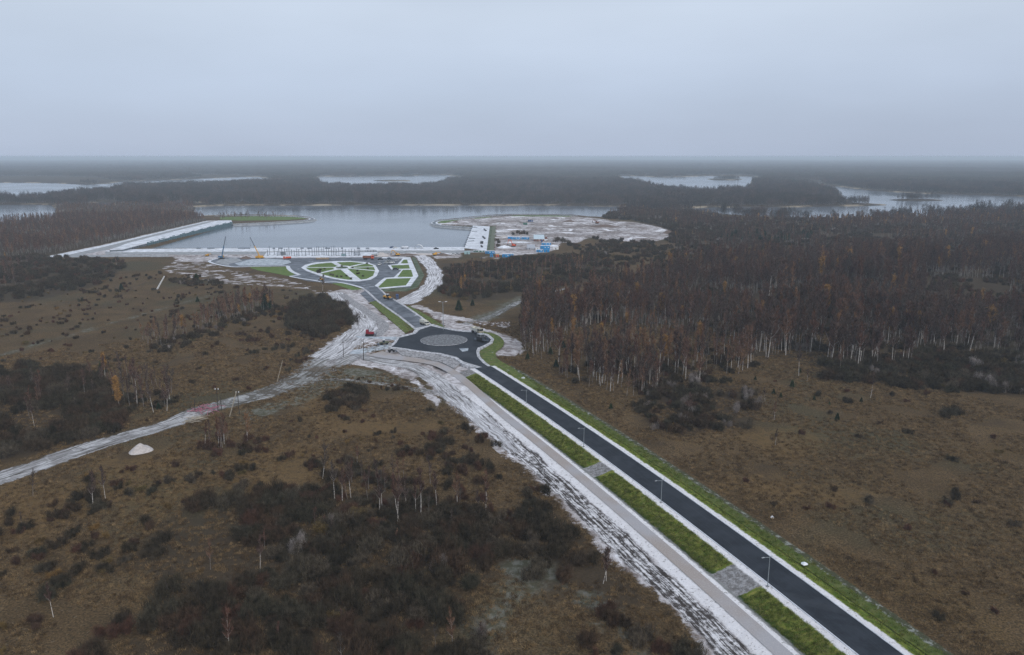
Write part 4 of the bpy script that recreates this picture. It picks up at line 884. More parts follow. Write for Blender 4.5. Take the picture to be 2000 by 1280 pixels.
# trees read one by one off the photograph: base, top
SOLO = [(234, 802, 738, 'gold'), (205, 735, 690, 'gold'), (300, 806, 745, 'bare'), (326, 803, 735, 'bare'), (333, 788, 722, 'bare'), (268, 790, 700, 'bare'), (78, 762, 722, 'bare'), (62, 762, 720, 'bare'), (67, 832, 780, 'bare'),
        (182, 995, 918, 'bare'), (206, 975, 910, 'bare'), (42, 1035, 1000, 'bare'), (400, 872, 822, 'bare'), (427, 873, 812, 'bare'), (438, 868, 805, 'rusty'), (483, 862, 802, 'rusty'), (654, 980, 895, 'bare'), (630, 935, 865, 'bare'),
        (741, 1000, 922, 'bare'), (746, 996, 915, 'bare'), (776, 1023, 930, 'bare'), (780, 1021, 925, 'bare'), (822, 1018, 910, 'bare'), (853, 990, 920, 'bare'), (938, 1007, 955, 'bare'), (949, 1003, 950, 'bare'), (698, 915, 870, 'bare'), (812, 1000, 935, 'bare'), (795, 995, 930, 'bare'),
        (508, 1122, 1045, 'bare'), (449, 1278, 1190, 'bare'), (545, 1262, 1215, 'bare'), (884, 1275, 1185, 'red_b'), (668, 1300, 1235, 'bare'), (1178, 1140, 1065, 'bare'), (1184, 1135, 1070, 'bare'), (1041, 690, 600, 'bare'), (1047, 686, 610, 'bare'),
        (1129, 733, 655, 'rusty'), (1115, 728, 650, 'bare'), (1172, 755, 700, 'bare'), (1165, 745, 690, 'bare'), (1182, 745, 700, 'bare'), (1200, 725, 660, 'bare'), (1269, 750, 690, 'bare'), (1253, 770, 715, 'rusty'), (1318, 735, 680, 'bare'), (1343, 812, 765, 'pale_b'), (1369, 712, 650, 'bare'),
        (1450, 725, 665, 'rusty'), (1512, 820, 785, 'bare'), (1514, 870, 835, 'bare'), (1494, 785, 755, 'bare'), (1700, 778, 725, 'bare'), (1576, 745, 720, 'bare'), (1361, 710, 655, 'bare'), (1400, 695, 620, 'bare'), (1415, 698, 640, 'bare'), (1560, 735, 675, 'bare'), (630, 568, 535, 'bare'), (228, 520, 500, 'rusty')]
def height_at(px, yb, yt):
    x, y = P(px, yb); dep = TH + math.atan((yt - 640) / FOC); return H - math.tan(dep) * y * 1.0
solo = []
for px, yb, yt, k in SOLO:
    x, y = P(px, yb); solo.append((x, y, max(3.0, height_at(px, yb, yt)) / 15, {'red_b': 'rusty', 'pale_b': 'bare'}.get(k, k), 'solo'))
def apparent(t): 
    x, y, s_ = t[:3]; e = (math.cos(TH) * y + math.sin(TH) * H)
    px = 1000 + x / e * FOC; py = 640 + FOC * ((math.sin(TH) * -y + math.cos(TH) * H) / e)
    return (s_ / e) if (-20 < px < 2020 and py < 1300) else 0
TREES.sort(key=apparent, reverse=True); BUSHES.sort(key=apparent, reverse=True)
near_t = solo + TREES[:300 - len(solo)]; rest_t = TREES[300 - len(solo):]
near_b, rest_b = BUSHES[:300], BUSHES[300:]
REG = {'right wood': 'in the tall right wood', 'wood edge': 'before the right wood', 'back wood': 'in the far right wood', 'scrub by the site': 'in the scrub below the blue cabins', 'left wood': 'in the wood beside the long quay',
       'birch row': 'in the orange birch row', 'birch clump left of track': 'in the golden birch clump', 'dark thicket': 'in the thicket left of the track', 'birch clump below the pink scrap': 'before the pink scrap heap',
       'birches in the scrub': 'in the middle scrub', 'clump right of road': 'in the clump right of the road', 'right thicket': 'in the thicket above the right meadow', 'right meadow': 'on the right meadow', 'left meadow': 'on the left meadow below the quay',
       'thicket beside the path': 'in the tall thicket beside the grey path', 'round thicket in the meadow': 'in the round heath thicket', 'big scrub': 'in the broad bottom scrub', 'scrub beside the road': 'in the scrub beside the ruts',
       'left heath': 'on the heath below the track', 'middle heath': 'on the heath beside the gravel road'}
KW = {'bare': 'bare birch', 'rusty': 'rusty crowned birch', 'gold': 'golden leaved birch'}
SZ = lambda s_, lo, hi: 'short ' if s_ < lo else ('tall ' if s_ > hi else '')
CW = ['narrow', 'slim', 'wide', 'plain', 'broad', 'low']
BW = {'grey': 'bare dark grey bush', 'red': 'low reddish brown bush', 'pale': 'bush with pale silvery twigs', 'ochre': 'low ochre leaved bush'}
SOLOLAB = {0: 'bright golden birch, the largest golden crown left of the rutted track', 1: 'golden birch beside a dark pine above the left birch clump', 2: 'slender pale birch right of the bright golden birch, lowest base of its clump', 3: 'tall white stemmed birch at the right end of the clump by the golden birch',
           9: 'left of two white birches below the rutted track', 10: 'right of two white birches below the rutted track, forked crown', 29: 'lone white birch rising from the dark scrub left of centre', 30: 'white birch with side branches at the bottom edge left of centre', 32: 'forked reddish birch at the bottom edge near the middle',
           34: 'pale birch leaning beside the frosty bulge of the roadside ruts', 16: 'single pale birch left of the middle scrub group, largest of the two', 50: 'thin dead white stem alone on the brown meadow right of the road', 51: 'thin white stem below the other on the right meadow', 12: 'pale birch at the left end of the clump before the pink scrap heap'}
def pixel(x, y):
    e = math.cos(TH) * y + math.sin(TH) * H
    return 1000 + x / e * FOC, 640 + FOC * (math.cos(TH) * H - math.sin(TH) * y) / e
def places(items):
    """where in its own stand each plant is: upper / middle / lower and left / centre / right"""
    out_ = [''] * len(items); by = {}
    for i, it in enumerate(items): by.setdefault(it[4], []).append(i)
    for rg_, ix in by.items():
        if len(ix) < 4: continue
        pp = np.array([pixel(*items[i][:2]) for i in ix]); q1 = np.quantile(pp[:, 0], [1 / 3, 2 / 3]); q2 = np.quantile(pp[:, 1], [1 / 3, 2 / 3])
        for i, (a_, b_) in zip(ix, pp):
            out_[i] = ', ' + ('top', 'middle', 'bottom')[int((b_ > q2).sum())] + ' ' + ('left', 'centre', 'right')[int((a_ > q1).sum())] + ' of it'
    return out_
pl_t, pl_b = places(near_t), places(near_b)
for i, (x, y, s_, k, rg_) in enumerate(near_t):
    vi = int(rng.integers(len(BIRCH[k]))); v = BIRCH[k][vi]
    e = bpy.data.objects.new('birch_tree', None); C.objects.link(e); e.location = (x, y, -0.1); e.rotation_euler = (rng.normal(0, 0.035), rng.normal(0, 0.035), rng.uniform(0, 6.28)); e.scale = (s_ * 1.05, s_ * 1.05, s_) if rg_ != 'solo' else (s_ * 0.95, s_ * 0.95, s_ * (15 / 12 if k == 'gold' else 1))
    if rg_ == 'solo' and k == 'bare': v = BIRCH[k][int(rng.integers(4))]
    for nm, me in (('trunk', v[0]), ('crown', v[1])):
        c = bpy.data.objects.new(nm, me); C.objects.link(c); c.parent = e
    if rg_ == 'solo':
        tx = 'left side' if x < -60 else ('middle scrub' if x < 5 and y < 260 else 'by the right wood')
        tag(e, SOLOLAB.get(i, SZ(s_, 0.72, 0.98) + KW[k] + ' standing singly, ' + tx + pl_t[i].replace('of it', 'of these')), 'tree', 'birches standing singly' if i not in SOLOLAB else None)
        if i not in SOLOLAB: e['group'] = KW[k] + ' singly ' + tx
    else: tag(e, SZ(s_, 0.72, 0.98) + KW[k] + ' with %s crown ' % CW[vi] + REG[rg_] + pl_t[i], 'tree', 'birches ' + REG[rg_])
for i, (x, y, s_, k, rg_) in enumerate(near_b):
    vi = int(rng.integers(len(BUSH[k]))); me = BUSH[k][vi]
    o = bpy.data.objects.new('bush', me); C.objects.link(o); o.location = (x, y, -0.1); o.rotation_euler = (0, 0, rng.uniform(0, 6.28)); o.scale = (s_ * rng.uniform(0.9, 1.25), s_ * rng.uniform(0.9, 1.25), s_)
    tag(o, SZ(s_, 0.7, 0.98) + BW[k] + ' ' + REG[rg_] + pl_b[i], 'bush', 'bushes ' + REG[rg_])
# pines
PX_PINES = [(1547, 756, 9), (1511, 770, 7), (1525, 776, 6), (1635, 820, 9), (1590, 782, 6), (1296, 722, 8), (1075, 692, 9), (1100, 680, 9), (1193, 798, 7), (1030, 702, 8), (1086, 717, 10), (896, 606, 13), (923, 597, 8), (200, 728, 16), (1682, 785, 6), (1620, 790, 4), (237, 566, 8), (386, 590, 7), (1562, 728, 6), (520, 605, 20), (1475, 742, 5), (384, 548, 9), (310, 800, 9)]
LABP = ['small dark green pine on the right meadow near the wood edge', 'lighter green small pine left of the darker one on the right meadow']
pines = []
for i, (px, py, hp) in enumerate(PX_PINES):
    x, y = P(px, py); hm = hp / FOC * math.hypot(y, H) * 1.6; pines.append((x, y, hm, 'solo'))
for x, y in sample([(1410, 470), (1420, 461), (1480, 458), (1600, 459), (1610, 466), (1560, 473), (1440, 474)], 0.42)[:60]: pines.append((x, y, rng.uniform(5, 9), 'patch'))
for i, (x, y, hm, g) in enumerate(pines):
    t = thing('pine_tree', '', 'tree', (x, y, -0.1), rng.uniform(0, 6)); t.scale = (hm / 5,) * 3
    v = PINE[i % 3]
    for nm, me in (('trunk', v[0]), ('crown', v[1])):
        c = bpy.data.objects.new(nm, me); C.objects.link(c); c.parent = t
    px = 1000 + x / (math.cos(TH) * y + math.sin(TH) * H) * FOC
    if g == 'patch': tag(t, 'young green pine in the green plantation patch within the far right wood', group='young pines in the plantation patch')
    elif x > 0: tag(t, ['small dark green pine alone on the right meadow', 'small green pine at the edge of the right wood'][y > 330], group='small pines by the right wood' if y > 330 else 'small pines on the right meadow')
    elif px > 800: tag(t, 'dark round pine in the brown clearing above the roundabout' if i == 11 else 'small faint pine right of the dark one above the roundabout')
    else: tag(t, 'tall dark green pine behind the golden birch on the left' if i == 13 else 'small dark pine on the left meadow', group=None if i == 13 else 'small pines on the left meadow')

# ------------------------------------------------------------------ stuff by geometry nodes
def protos(name, meshes):
    col = bpy.data.collections.new(name)
    for i, me in enumerate(meshes):
        o = bpy.data.objects.new(name + '_%02d' % i, me); col.objects.link(o)
    return col
def scatter(name, pts, scl, idx, col, label, cat, z=None):
    n = len(pts); me = bpy.data.meshes.new(name); me.vertices.add(n)
    co = np.zeros((n, 3), np.float32); co[:, :2] = pts
    if z is not None: co[:, 2] = z
    me.vertices.foreach_set('co', co.ravel())
    rot = np.zeros((n, 3), np.float32); rot[:, :2] = rng.normal(0, 0.04, (n, 2)); rot[:, 2] = rng.uniform(0, 6.28, n)
    a = me.attributes.new('rot', 'FLOAT_VECTOR', 'POINT'); a.data.foreach_set('vector', rot.ravel())
    s3 = np.asarray(scl, np.float32); s3 = np.repeat(s3[:, None], 3, 1) if s3.ndim == 1 else s3
    a = me.attributes.new('scl', 'FLOAT_VECTOR', 'POINT'); a.data.foreach_set('vector', s3.ravel())
    a = me.attributes.new('idx', 'INT', 'POINT'); a.data.foreach_set('value', np.asarray(idx, np.int32))
    o = bpy.data.objects.new(name, me); C.objects.link(o)
    g = bpy.data.node_groups.new(name + '_scatter', 'GeometryNodeTree')
    g.interface.new_socket('Geometry', in_out='INPUT', socket_type='NodeSocketGeometry'); g.interface.new_socket('Geometry', in_out='OUTPUT', socket_type='NodeSocketGeometry')
    gi, go = g.nodes.new('NodeGroupInput'), g.nodes.new('NodeGroupOutput')
    ins = g.nodes.new('GeometryNodeInstanceOnPoints'); ci = g.nodes.new('GeometryNodeCollectionInfo')
    ci.inputs[0].default_value = col; ci.inputs[1].default_value = True; ci.inputs[2].default_value = True
    def na(nm, t):
        k = g.nodes.new('GeometryNodeInputNamedAttribute'); k.data_type = t; k.inputs[0].default_value = nm
        return [s_ for s_ in k.outputs if s_.enabled and s_.name == 'Attribute'][0]
    L = g.links
    L.new(gi.outputs[0], ins.inputs['Points']); L.new(ci.outputs[0], ins.inputs['Instance']); ins.inputs['Pick Instance'].default_value = True
    L.new(na('idx', 'INT'), ins.inputs['Instance Index']); L.new(na('rot', 'FLOAT_VECTOR'), ins.inputs['Rotation']); L.new(na('scl', 'FLOAT_VECTOR'), ins.inputs['Scale'])
    L.new(ins.outputs[0], go.inputs[0])
    m = o.modifiers.new('scatter', 'NODES'); m.node_group = g
    tag(o, label, cat, kind='stuff'); return o
# the rest of the birches
lod = [joined_birch(400 + i, 'birch_twigs', twigs=760, tw=0.10, low=[0.34, 0.46, 0.26, 0.40, 0.30][i], wide=[1.0, 0.85, 1.15, 0.9, 1.05][i], trunk_n=4, trunk_r=0.115) for i in range(5)] + \
      [joined_birch(420 + i, 'rusty_twigs', twigs=760, tw=0.10, low=0.35, wide=1.0, trunk_n=4, trunk_r=0.115) for i in range(3)] + \
      [joined_birch(440 + i, 'golden_leaves', twigs=400, tw=0.16, leaf=0.3, low=0.45, wide=1.0, trunk_n=4, trunk_r=0.115) for i in range(2)]
base_i = {'bare': (0, 5), 'rusty': (5, 3), 'gold': (8, 2)}
T = np.array([(x, y, s_) for x, y, s_, _, _ in rest_t]); ki = [base_i[k][0] + int(rng.integers(base_i[k][1])) for *_, k, _ in rest_t]
scatter('birch_woods', T[:, :2], np.stack([T[:, 2] * 1.0, T[:, 2] * 1.0, T[:, 2]], 1), ki, protos('wood_tree', lod), 'leafless birch woods with pale trunks and rusty crowns', 'woods')
bl = [tri_fan_mesh('shrub', bush(500 + i, [4.5, 5.0, 3.8, 4.6][i], 3.2, 900, 0.12, 4), ['bush_twigs']) for i in range(4)] + [tri_fan_mesh('shrub', bush(520 + i, 3.6, 2.9, 800, 0.12, 4), ['red_bush_twigs']) for i in range(2)] + \
     [tri_fan_mesh('shrub', bush(540, 5.5, 2.8, 800, 0.09, 3), ['pale_bush_twigs'])] + [tri_fan_mesh('shrub', bush(560, 2.8, 2.6, 700, 0.11, 3, 0.14), ['ochre_bush_twigs'])]
bi = {'grey': (0, 4), 'red': (4, 2), 'pale': (6, 1), 'ochre': (7, 1)}
T = np.array([(x, y, s_) for x, y, s_, _, _ in rest_b]); ki = [bi[k][0] + int(rng.integers(bi[k][1])) for *_, k, _ in rest_b]
scatter('shrubbery', T[:, :2], T[:, 2], ki, protos('wood_shrub', bl), 'dense leafless shrubbery under and between the birches', 'shrubbery')
# far woods beyond the basin
gv = [stand(600 + i, 9.5, 10, 17, 0.34, 80) for i in range(6)]
bg = [stand(620 + i, 34, 70, 15, 1.1, 16) for i in range(4)]
def ring_pts(r0, r1, cell, ang=44):
    n = int((r1 ** 2 - r0 ** 2) * R(ang) / cell); r_ = np.sqrt(rng.uniform(r0 ** 2, r1 ** 2, n)); a = np.radians(rng.uniform(-ang, ang, n))
    return np.stack([r_ * np.sin(a), r_ * np.cos(a)], 1)
OPEN = [PP(p) for p in ([(-300, 343), (120, 345), (200, 347), (240, 353), (215, 358), (140, 358), (-300, 355)], [(340, 340), (500, 342.5), (500, 345.5), (390, 349)], [(1250, 341), (1480, 341.5), (1480, 345), (1250, 344)], [(1490, 361.8), (1560, 361), (1600, 360.5), (1575, 362.5), (1500, 363.5)], [(1640, 405), (1700, 397), (1760, 397), (1740, 404)])]
a = ring_pts(1250, 3200, 260); 
def ok_far(p, m, r0px=None):
    k = lake_sd(p[:, 0], p[:, 1]) < -m
    for q_ in OPEN: k &= sdf(q_, p[:, 0], p[:, 1]) < m * 0.5
    return k
nb = PP([(-900, 402.8), (104, 400.5), (190, 398), (384, 400), (560, 402.8), (1217, 405), (1300, 410), (1400, 414), (1480, 418), (1600, 424), (1700, 430), (2900, 430), (2900, 300), (-900, 300)][:11] + [(2900, 430)] + [(2900, 330), (-900, 330)])
k = ok_far(a, 16) & (a[:, 1] > 1250) & ~(sdf(PP([(-900, 402), (98, 400), (386, 402), (390, 440), (-900, 520)]), a[:, 0], a[:, 1]) > 0)
# the near woods fill everything this side of the basin already
k &= ~((a[:, 0] > -100) & (sdf(PP([(1180, 409), (1340, 414), (1500, 428), (2900, 428), (2900, 700), (900, 700), (900, 440)]), a[:, 0], a[:, 1]) > 0))
for q_ in ([(380, 450), (380, 416), (650, 416), (650, 450)], [(825, 450), (825, 412), (1200, 412), (1200, 450)]): k &= sdf(PP(q_), a[:, 0], a[:, 1]) < 0
a = a[k]; hs = rng.uniform(0.65, 1.1, len(a)) * np.array([1.0 + 0.5 * mnoise.noise(Vector((x / 160, y / 160, 2))) for x, y in a])
scatter('far_woods', a, np.stack([np.ones(len(a)), np.ones(len(a)), hs * 1.05], 1), rng.integers(0, 6, len(a)), protos('far_grove', gv), 'bare grey brown woods on the far shore of the basin', 'woods')
b = ring_pts(3000, 9000, 2600, 42); b = b[ok_far(b, 36)]; c_ = ring_pts(9000, 20000, 9500, 40)
bb = np.concatenate([b, c_]); s_ = np.concatenate([np.ones(len(b)), np.full(len(c_), 2.0)])
hz_ = np.array([0.85 + 0.35 * mnoise.noise(Vector((x / 900, y / 900, 1))) for x, y in bb])
scatter('distant_forest', bb, np.stack([s_, s_, hz_], 1), rng.integers(0, 4, len(bb)), protos('distant_grove', bg), 'distant forest fading blue towards the horizon', 'forest')
# dry grass on the heath and green grass on the banks
def tuft(seed, n, h, w_, mat):
    r = np.random.default_rng(seed); p = np.zeros((n, 3)); p[:, :2] = r.normal(0, w_, (n, 2)); d = np.stack([r.normal(0, 0.35, n), r.normal(0, 0.35, n), r.uniform(0.5, 1.1, n)], 1) * h
    return tri_fan_mesh('tuft', sliver(p, d, np.full(n, 0.09), r), [mat])
p = ring_pts(125, 460, 1.5, 42)
o_ = np.array([capsule(ROAD_L[::8], 0, p[:, 0], p[:, 1])])[0]
k = (lake_sd(p[:, 0], p[:, 1]) < -5)
rc = ROAD_L[::4]; near_i = np.array([((rc[:, 0] - x) ** 2 + (rc[:, 1] - y) ** 2).argmin() for x, y in p]); off = ((p - rc[near_i]) * ROAD_N[::4][near_i]).sum(1)
k &= ~((off > -32) & (off < 16) & (p[:, 1] < 350)) & free(p)
kk = np.array([mnoise.noise(Vector((x * 0.05, y * 0.05, 0))) for x, y in p]) > -0.25
p = p[k & kk]
scatter('dry_grass', p, rng.uniform(0.5, 1.2, len(p)), rng.integers(0, 3, len(p)), protos('dry_tuft', [tuft(700 + i, 26, 0.75, 0.38, 'dry_grass_blades') for i in range(3)]), 'tufts of dry brown grass over the heath', 'grass')
n = 9000; ss = rng.uniform(ROAD_S[0] + 10, ROAD_S[-1], n); oo = np.where(rng.random(n) < 0.72, rng.uniform(-13.2, -6.9, n), rng.uniform(7, 13.5, n))
i = np.searchsorted(ROAD_S, ss).clip(0, len(ROAD_S) - 1); q_ = ROAD_L[i] + ROAD_N[i] * oo[:, None]
gapc = [road_coord(*P(px, py, 0.5))[0] for px, py in ((1178, 914), (1445, 1130), (890, 712))]
k = ~((oo < 0) & ((abs(ss - gapc[0]) < 5.5) | (abs(ss - gapc[1]) < 6.5) | (abs(ss - gapc[2]) < 9)))
scatter('bank_grass', q_[k], rng.uniform(0.4, 0.9, n)[k], rng.integers(0, 3, n)[k], protos('green_tuft', [tuft(720 + i, 22, 0.7, 0.4, 'grass_blades') for i in range(3)]), 'rough green grass on the banks beside the road', 'grass', z=prof(oo[k]))

# ------------------------------------------------------------------ vehicles and machines (length along local x, front at +x)
def wheels(t, xs, yw, r_, w_=0.35):
    for x in xs:
        for s_ in (-1, 1):
            o = MB().tube([(x, s_ * yw - w_ / 2, r_), (x, s_ * yw + w_ / 2, r_)], [r_, r_], 12).build('wheel', 'rubber', t)
def tracks(t, L, yw, h=0.9, w_=0.6):
    for s_ in (-1, 1):
        MB().box((0, s_ * yw, h * 0.45), (L * 0.8, w_, h * 0.9), top=(1.12, 1)).box((0, s_ * yw, h * 0.5), (L, w_ * 0.96, h * 0.5)).build('crawler_track', 'rubber', t)
def car(label, px, py, rz, mat, s_=1.0, z=0.2, name='parked_car', group=None):
    t = thing(name, label, 'car', (*P(px, py), z), rz, group)
    MB().box((0, 0, 0.62), (4.5, 1.8, 0.62), top=(0.97, 0.94)).build('body', mat, t)
    MB().box((-0.25, 0, 1.20), (2.6, 1.6, 0.56), top=(0.72, 0.84)).build('windows', 'glass', t)
    MB().box((-0.25, 0, 1.51), (1.85, 1.34, 0.08)).build('roof', mat, t)
    wheels(t, (-1.4, 1.4), 0.8, 0.33, 0.24); t.scale = (s_,) * 3
    return t
def truck(label, px, py, rz, cab, bed, s_=1.0, z=0.2, tilt=False, name='truck', cover=False):
    t = thing(name, label, 'truck', (*P(px, py), z), rz)
    MB().box((-0.2, 0, 0.95), (8.0, 1.1, 0.3)).build('chassis', 'black', t)
    c = MB().box((3.0, 0, 2.0), (1.9, 2.4, 2.0), top=(0.88, 0.95)).build('cab', cab, t)
    MB().box((3.92, 0, 2.35), (0.12, 2.05, 0.8), ry=-0.12).build('windscreen', 'glass', c)
    for y in (-1.19, 1.19): MB().box((3.1, y, 2.35), (1.0, 0.08, 0.7)).build('window', 'glass', c)
    if cover:
        MB().box((-1.1, 0, 1.5), (5.9, 2.5, 0.7)).build('bed', bed, t)
        MB().box((-1.1, 0, 2.65), (5.9, 2.5, 1.6), top=(0.98, 0.82)).build('canvas_cover', 'canvas', t)
    else:
        b = MB().box((-1.2, 0, 1.32), (5.6, 2.4, 0.2)); b.box((-1.2, 1.2, 1.95), (5.8, 0.1, 1.3)).box((-1.2, -1.2, 1.95), (5.8, 0.1, 1.3)).box((-4.05, 0, 1.95), (0.1, 2.3, 1.3)).box((1.65, 0, 2.1), (0.1, 2.3, 1.6))
        b.build('bed', bed, t)
    wheels(t, (-3.0, -1.7, 2.9), 1.02, 0.52); t.scale = (s_,) * 3
    return t
def excavator(label, px, py, rz, mat, s_=1.0, z=0.1, reach=1.0):
    t = thing('excavator', label, 'excavator', (*P(px, py), z), rz)
    tracks(t, 4.2, 1.25)
    b = MB().box((-0.5, 0, 1.55), (3.8, 2.6, 1.1), top=(0.95, 0.95)).build('body', mat, t)
    MB().box((-2.0, 0, 1.7), (0.8, 2.5, 0.9)).build('counterweight', 'black', b)
    c = MB().box((0.8, 0.75, 2.3), (1.5, 1.05, 1.4), top=(0.85, 0.9)).build('cab', mat, t)
    MB().box((1.5, 0.75, 2.4), (0.14, 0.9, 0.9)).box((0.8, 1.29, 2.4), (1.0, 0.08, 0.8)).build('window', 'glass', c)
    MB().tube([(1.0, -0.3, 1.8), (2.6, -0.3, 4.6 * reach), (4.6, -0.3, 5.4 * reach)], [0.30, 0.36, 0.24], 4).build('boom', mat, t)
    MB().tube([(4.4, -0.3, 5.5 * reach), (5.6, -0.3, 2.3)], [0.26, 0.2], 4).build('stick', mat, t)
    MB().box((5.5, -0.3, 1.9), (1.0, 1.1, 0.9), top=(0.6, 1), ry=0.3).build('bucket', 'steel', t)
    t.scale = (s_,) * 3; return t
def crane(label, px, py, rz, mat, boom_mat, tip, s_=1.0, crawler=False, tipmat='steel', thick=0.45):
    t = thing('mobile_crane', label, 'crane', (*P(px, py), 0.1), rz)
    if crawler: tracks(t, 6.0, 2.0, 1.1, 0.9)
    else:
        MB().box((0, 0, 1.1), (9.5, 2.5, 0.7)).build('chassis', mat, t); wheels(t, (-3.6, -2.2, 1.8, 3.6), 1.05, 0.6, 0.45)
        MB().box((4.0, 0, 2.0), (1.6, 2.4, 1.3)).build('driver_cab', mat, t)
    MB().box((-1.0, 0, 2.4), (5.0, 2.8, 1.7)).build('upper_body', mat, t)
    c = MB().box((1.6, 1.0, 2.7), (1.6, 1.1, 1.8), top=(0.85, 0.9)).build('operator_cab', 'yellow' if crawler else mat, t)
    MB().box((2.38, 1.0, 2.9), (0.1, 0.9, 1.0)).build('window', 'glass', c)
    x0 = Vector((0.6, -0.4, 2.9)); x1 = Vector(tip); m1 = x0.lerp(x1, 0.52)
    b = MB().tube([x0, m1], [thick * 1.1, thick], 4).build('boom', boom_mat, t)
    MB().tube([m1, x1], [thick * 0.78, thick * 0.6], 4).build('boom_extension', tipmat, b)
    MB().tube([x1, x1 + Vector((0, 0, -9))], [0.06, 0.06], 4).box(x1 + Vector((0, 0, -9.3)), (0.5, 0.4, 0.7)).build('hoist_cable', 'steel', t)
    t.scale = (s_,) * 3; return t
def mpx(px, py): # metres per photo pixel on the ground there
    x, y = P(px, py); return (math.cos(TH) * y + math.sin(TH) * H) / FOC

truck('orange open truck standing at the left end of the column slab', 561, 507, R(200), 'orange', 'orange', 0.95)
truck('red orange dump truck above the oval garden, facing right', 720, 507.5, R(-4), 'orange', 'rust', 1.35)
truck('white truck beside the earth heap behind the red dump truck', 733, 501, R(20), 'white', 'silver', 0.9)
truck('white canvas covered truck driving down to the roundabout', 829, 637, R(-52), 'canvas', 'beige', 0.95, 0.62, cover=True)
truck('beige dump truck tipping beside the roundabout', 932, 655, R(-58), 'beige', 'canvas', 1.2, RZ + 0.1)
t = thing('asphalt_paver', 'dark asphalt paver in front of the beige dump truck', 'paver', (*P(941, 667, RZ), RZ + 0.1), R(-50))
tracks(t, 3.6, 1.1, 0.9, 0.5)
MB().box((-0.2, 0, 1.3), (3.8, 2.6, 1.0), top=(0.9, 0.95)).build('body', 'black', t)
MB().box((-2.4, 0, 0.7), (1.0, 3.6, 0.7)).build('screed', 'steel', t)
MB().box((2.4, 1.0, 1.2), (1.8, 0.15, 1.0)).box((2.4, -1.0, 1.2), (1.8, 0.15, 1.0)).box((2.2, 0, 0.75), (1.8, 2.0, 0.12)).build('hopper', 'steel', t)
MB().box((-0.6, 0, 2.9), (2.6, 2.3, 0.12)).tube([(-1.7, 1, 1.8), (-1.7, 1, 2.9)], [.06] * 2).tube([(-1.7, -1, 1.8), (-1.7, -1, 2.9)], [.06] * 2).tube([(0.5, 1, 1.8), (0.5, 1, 2.9)], [.06] * 2).tube([(0.5, -1, 1.8), (0.5, -1, 2.9)], [.06] * 2).build('canopy', 'silver', t)
t.scale = (1.35,) * 3
def loader(label, px, py, rz, mat, s_=1.0, z=0.6):
    t = thing('wheel_loader', label, 'loader', (*P(px, py), z), rz)
    MB().box((-1.6, 0, 1.6), (3.0, 2.0, 1.1), top=(0.9, 0.9)).build('engine_hood', mat, t)
    MB().box((1.4, 0, 1.2), (1.8, 1.5, 0.8)).build('front_frame', mat, t)
    c = MB().box((0.1, 0, 2.4), (1.5, 1.6, 1.6), top=(0.9, 0.9)).build('cab', 'glass', t)
    MB().box((0.1, 0, 3.26), (1.7, 1.8, 0.12)).build('roof', 'white', c)
    for y in (-0.55, 0.55): MB().tube([(1.2, y, 1.9), (2.6, y, 1.5), (3.3, y, 0.7)], [0.16, 0.16, 0.12], 4).build('lift_arm', mat, t)
    MB().box((3.6, 0, 0.6), (0.9, 2.7, 0.9), top=(1.4, 1)).build('bucket', 'steel', t)
    wheels(t, (-1.7, 1.6), 1.0, 0.8, 0.6); t.scale = (s_,) * 3; return t
loader('yellow wheel loader on the north road near the plaza', 757, 586, R(-35), 'yellow', 1.1, 0.62)
loader('small dark machine parked at the tip of the service road', 765, 690, R(20), 'black', 0.65, 0.5)
loader('small olive loader on the snowy triangle left of the roundabout', 750, 674, R(200), 'olive', 0.85, 0.1)
def dozer(label, px, py, rz, mat, s_=1.0):
    t = thing('bulldozer', label, 'bulldozer', (*P(px, py), 0.25), rz); tracks(t, 4.0, 1.0)
    MB().box((0.6, 0, 1.4), (2.8, 1.4, 0.9), top=(0.95, 0.9)).build('hood', mat, t)
    c = MB().box((-1.0, 0, 2.0), (1.4, 1.5, 1.7), top=(0.85, 0.9)).build('cab', mat, t)
    MB().box((-0.25, 0, 2.3), (0.1, 1.2, 0.8)).build('window', 'glass', c)
    MB().box((2.9, 0, 0.7), (0.25, 3.4, 1.2), ry=0.15).box((2.3, 0.9, 0.6), (1.2, 0.15, 0.2)).box((2.3, -0.9, 0.6), (1.2, 0.15, 0.2)).build('blade', 'steel', t)
    t.scale = (s_,) * 3; return t
dozer('dark red bulldozer on the pale side road left of the roundabout', 722, 657, R(5), 'red', 1.25)
t = thing('road_roller', 'yellow road roller on the plaza road below the oval garden', 'roller', (*P(627, 549), 0.2), R(170))
MB().tube([(1.6, -1.0, 0.7), (1.6, 1.0, 0.7)], [0.7, 0.7], 14).build('drum', 'steel', t); wheels(t, (-1.3,), 0.75, 0.7, 0.5)
MB().box((-0.9, 0, 1.4), (2.4, 1.6, 0.9), top=(0.9, 0.9)).box((1.2, 0, 1.0), (1.6, 0.3, 0.3)).build('body', 'yellow', t)
MB().box((0.1, 0, 2.2), (1.2, 1.5, 1.4)).build('cab', 'glass', t); MB().box((0.1, 0, 2.96), (1.5, 1.7, 0.12)).build('roof', 'yellow', t)
excavator('yellow excavator on the snowy strip right of the cars', 776, 500, R(200), 'yellow', 1.15)
excavator('yellow excavator at the top of the rutted loop track', 850, 499.5, R(15), 'yellow', 1.1, reach=0.55)
excavator('red excavator with raised boom among the snow heaps', 1003, 482, R(168), 'orange', 1.25, reach=1.25)
excavator('rusty orange excavator on the far sand field', 1166, 437, R(190), 'rust', 1.3, reach=0.8)
excavator('small yellow excavator left of the blue crane', 405, 501, R(-10), 'yellow', 0.85, reach=0.6)
crane('dark blue crawler crane at the left corner of the plaza', 433, 506, R(0), 'craneblue', 'craneblue', (6.5, 0, 25), 0.9, True, thick=0.6)
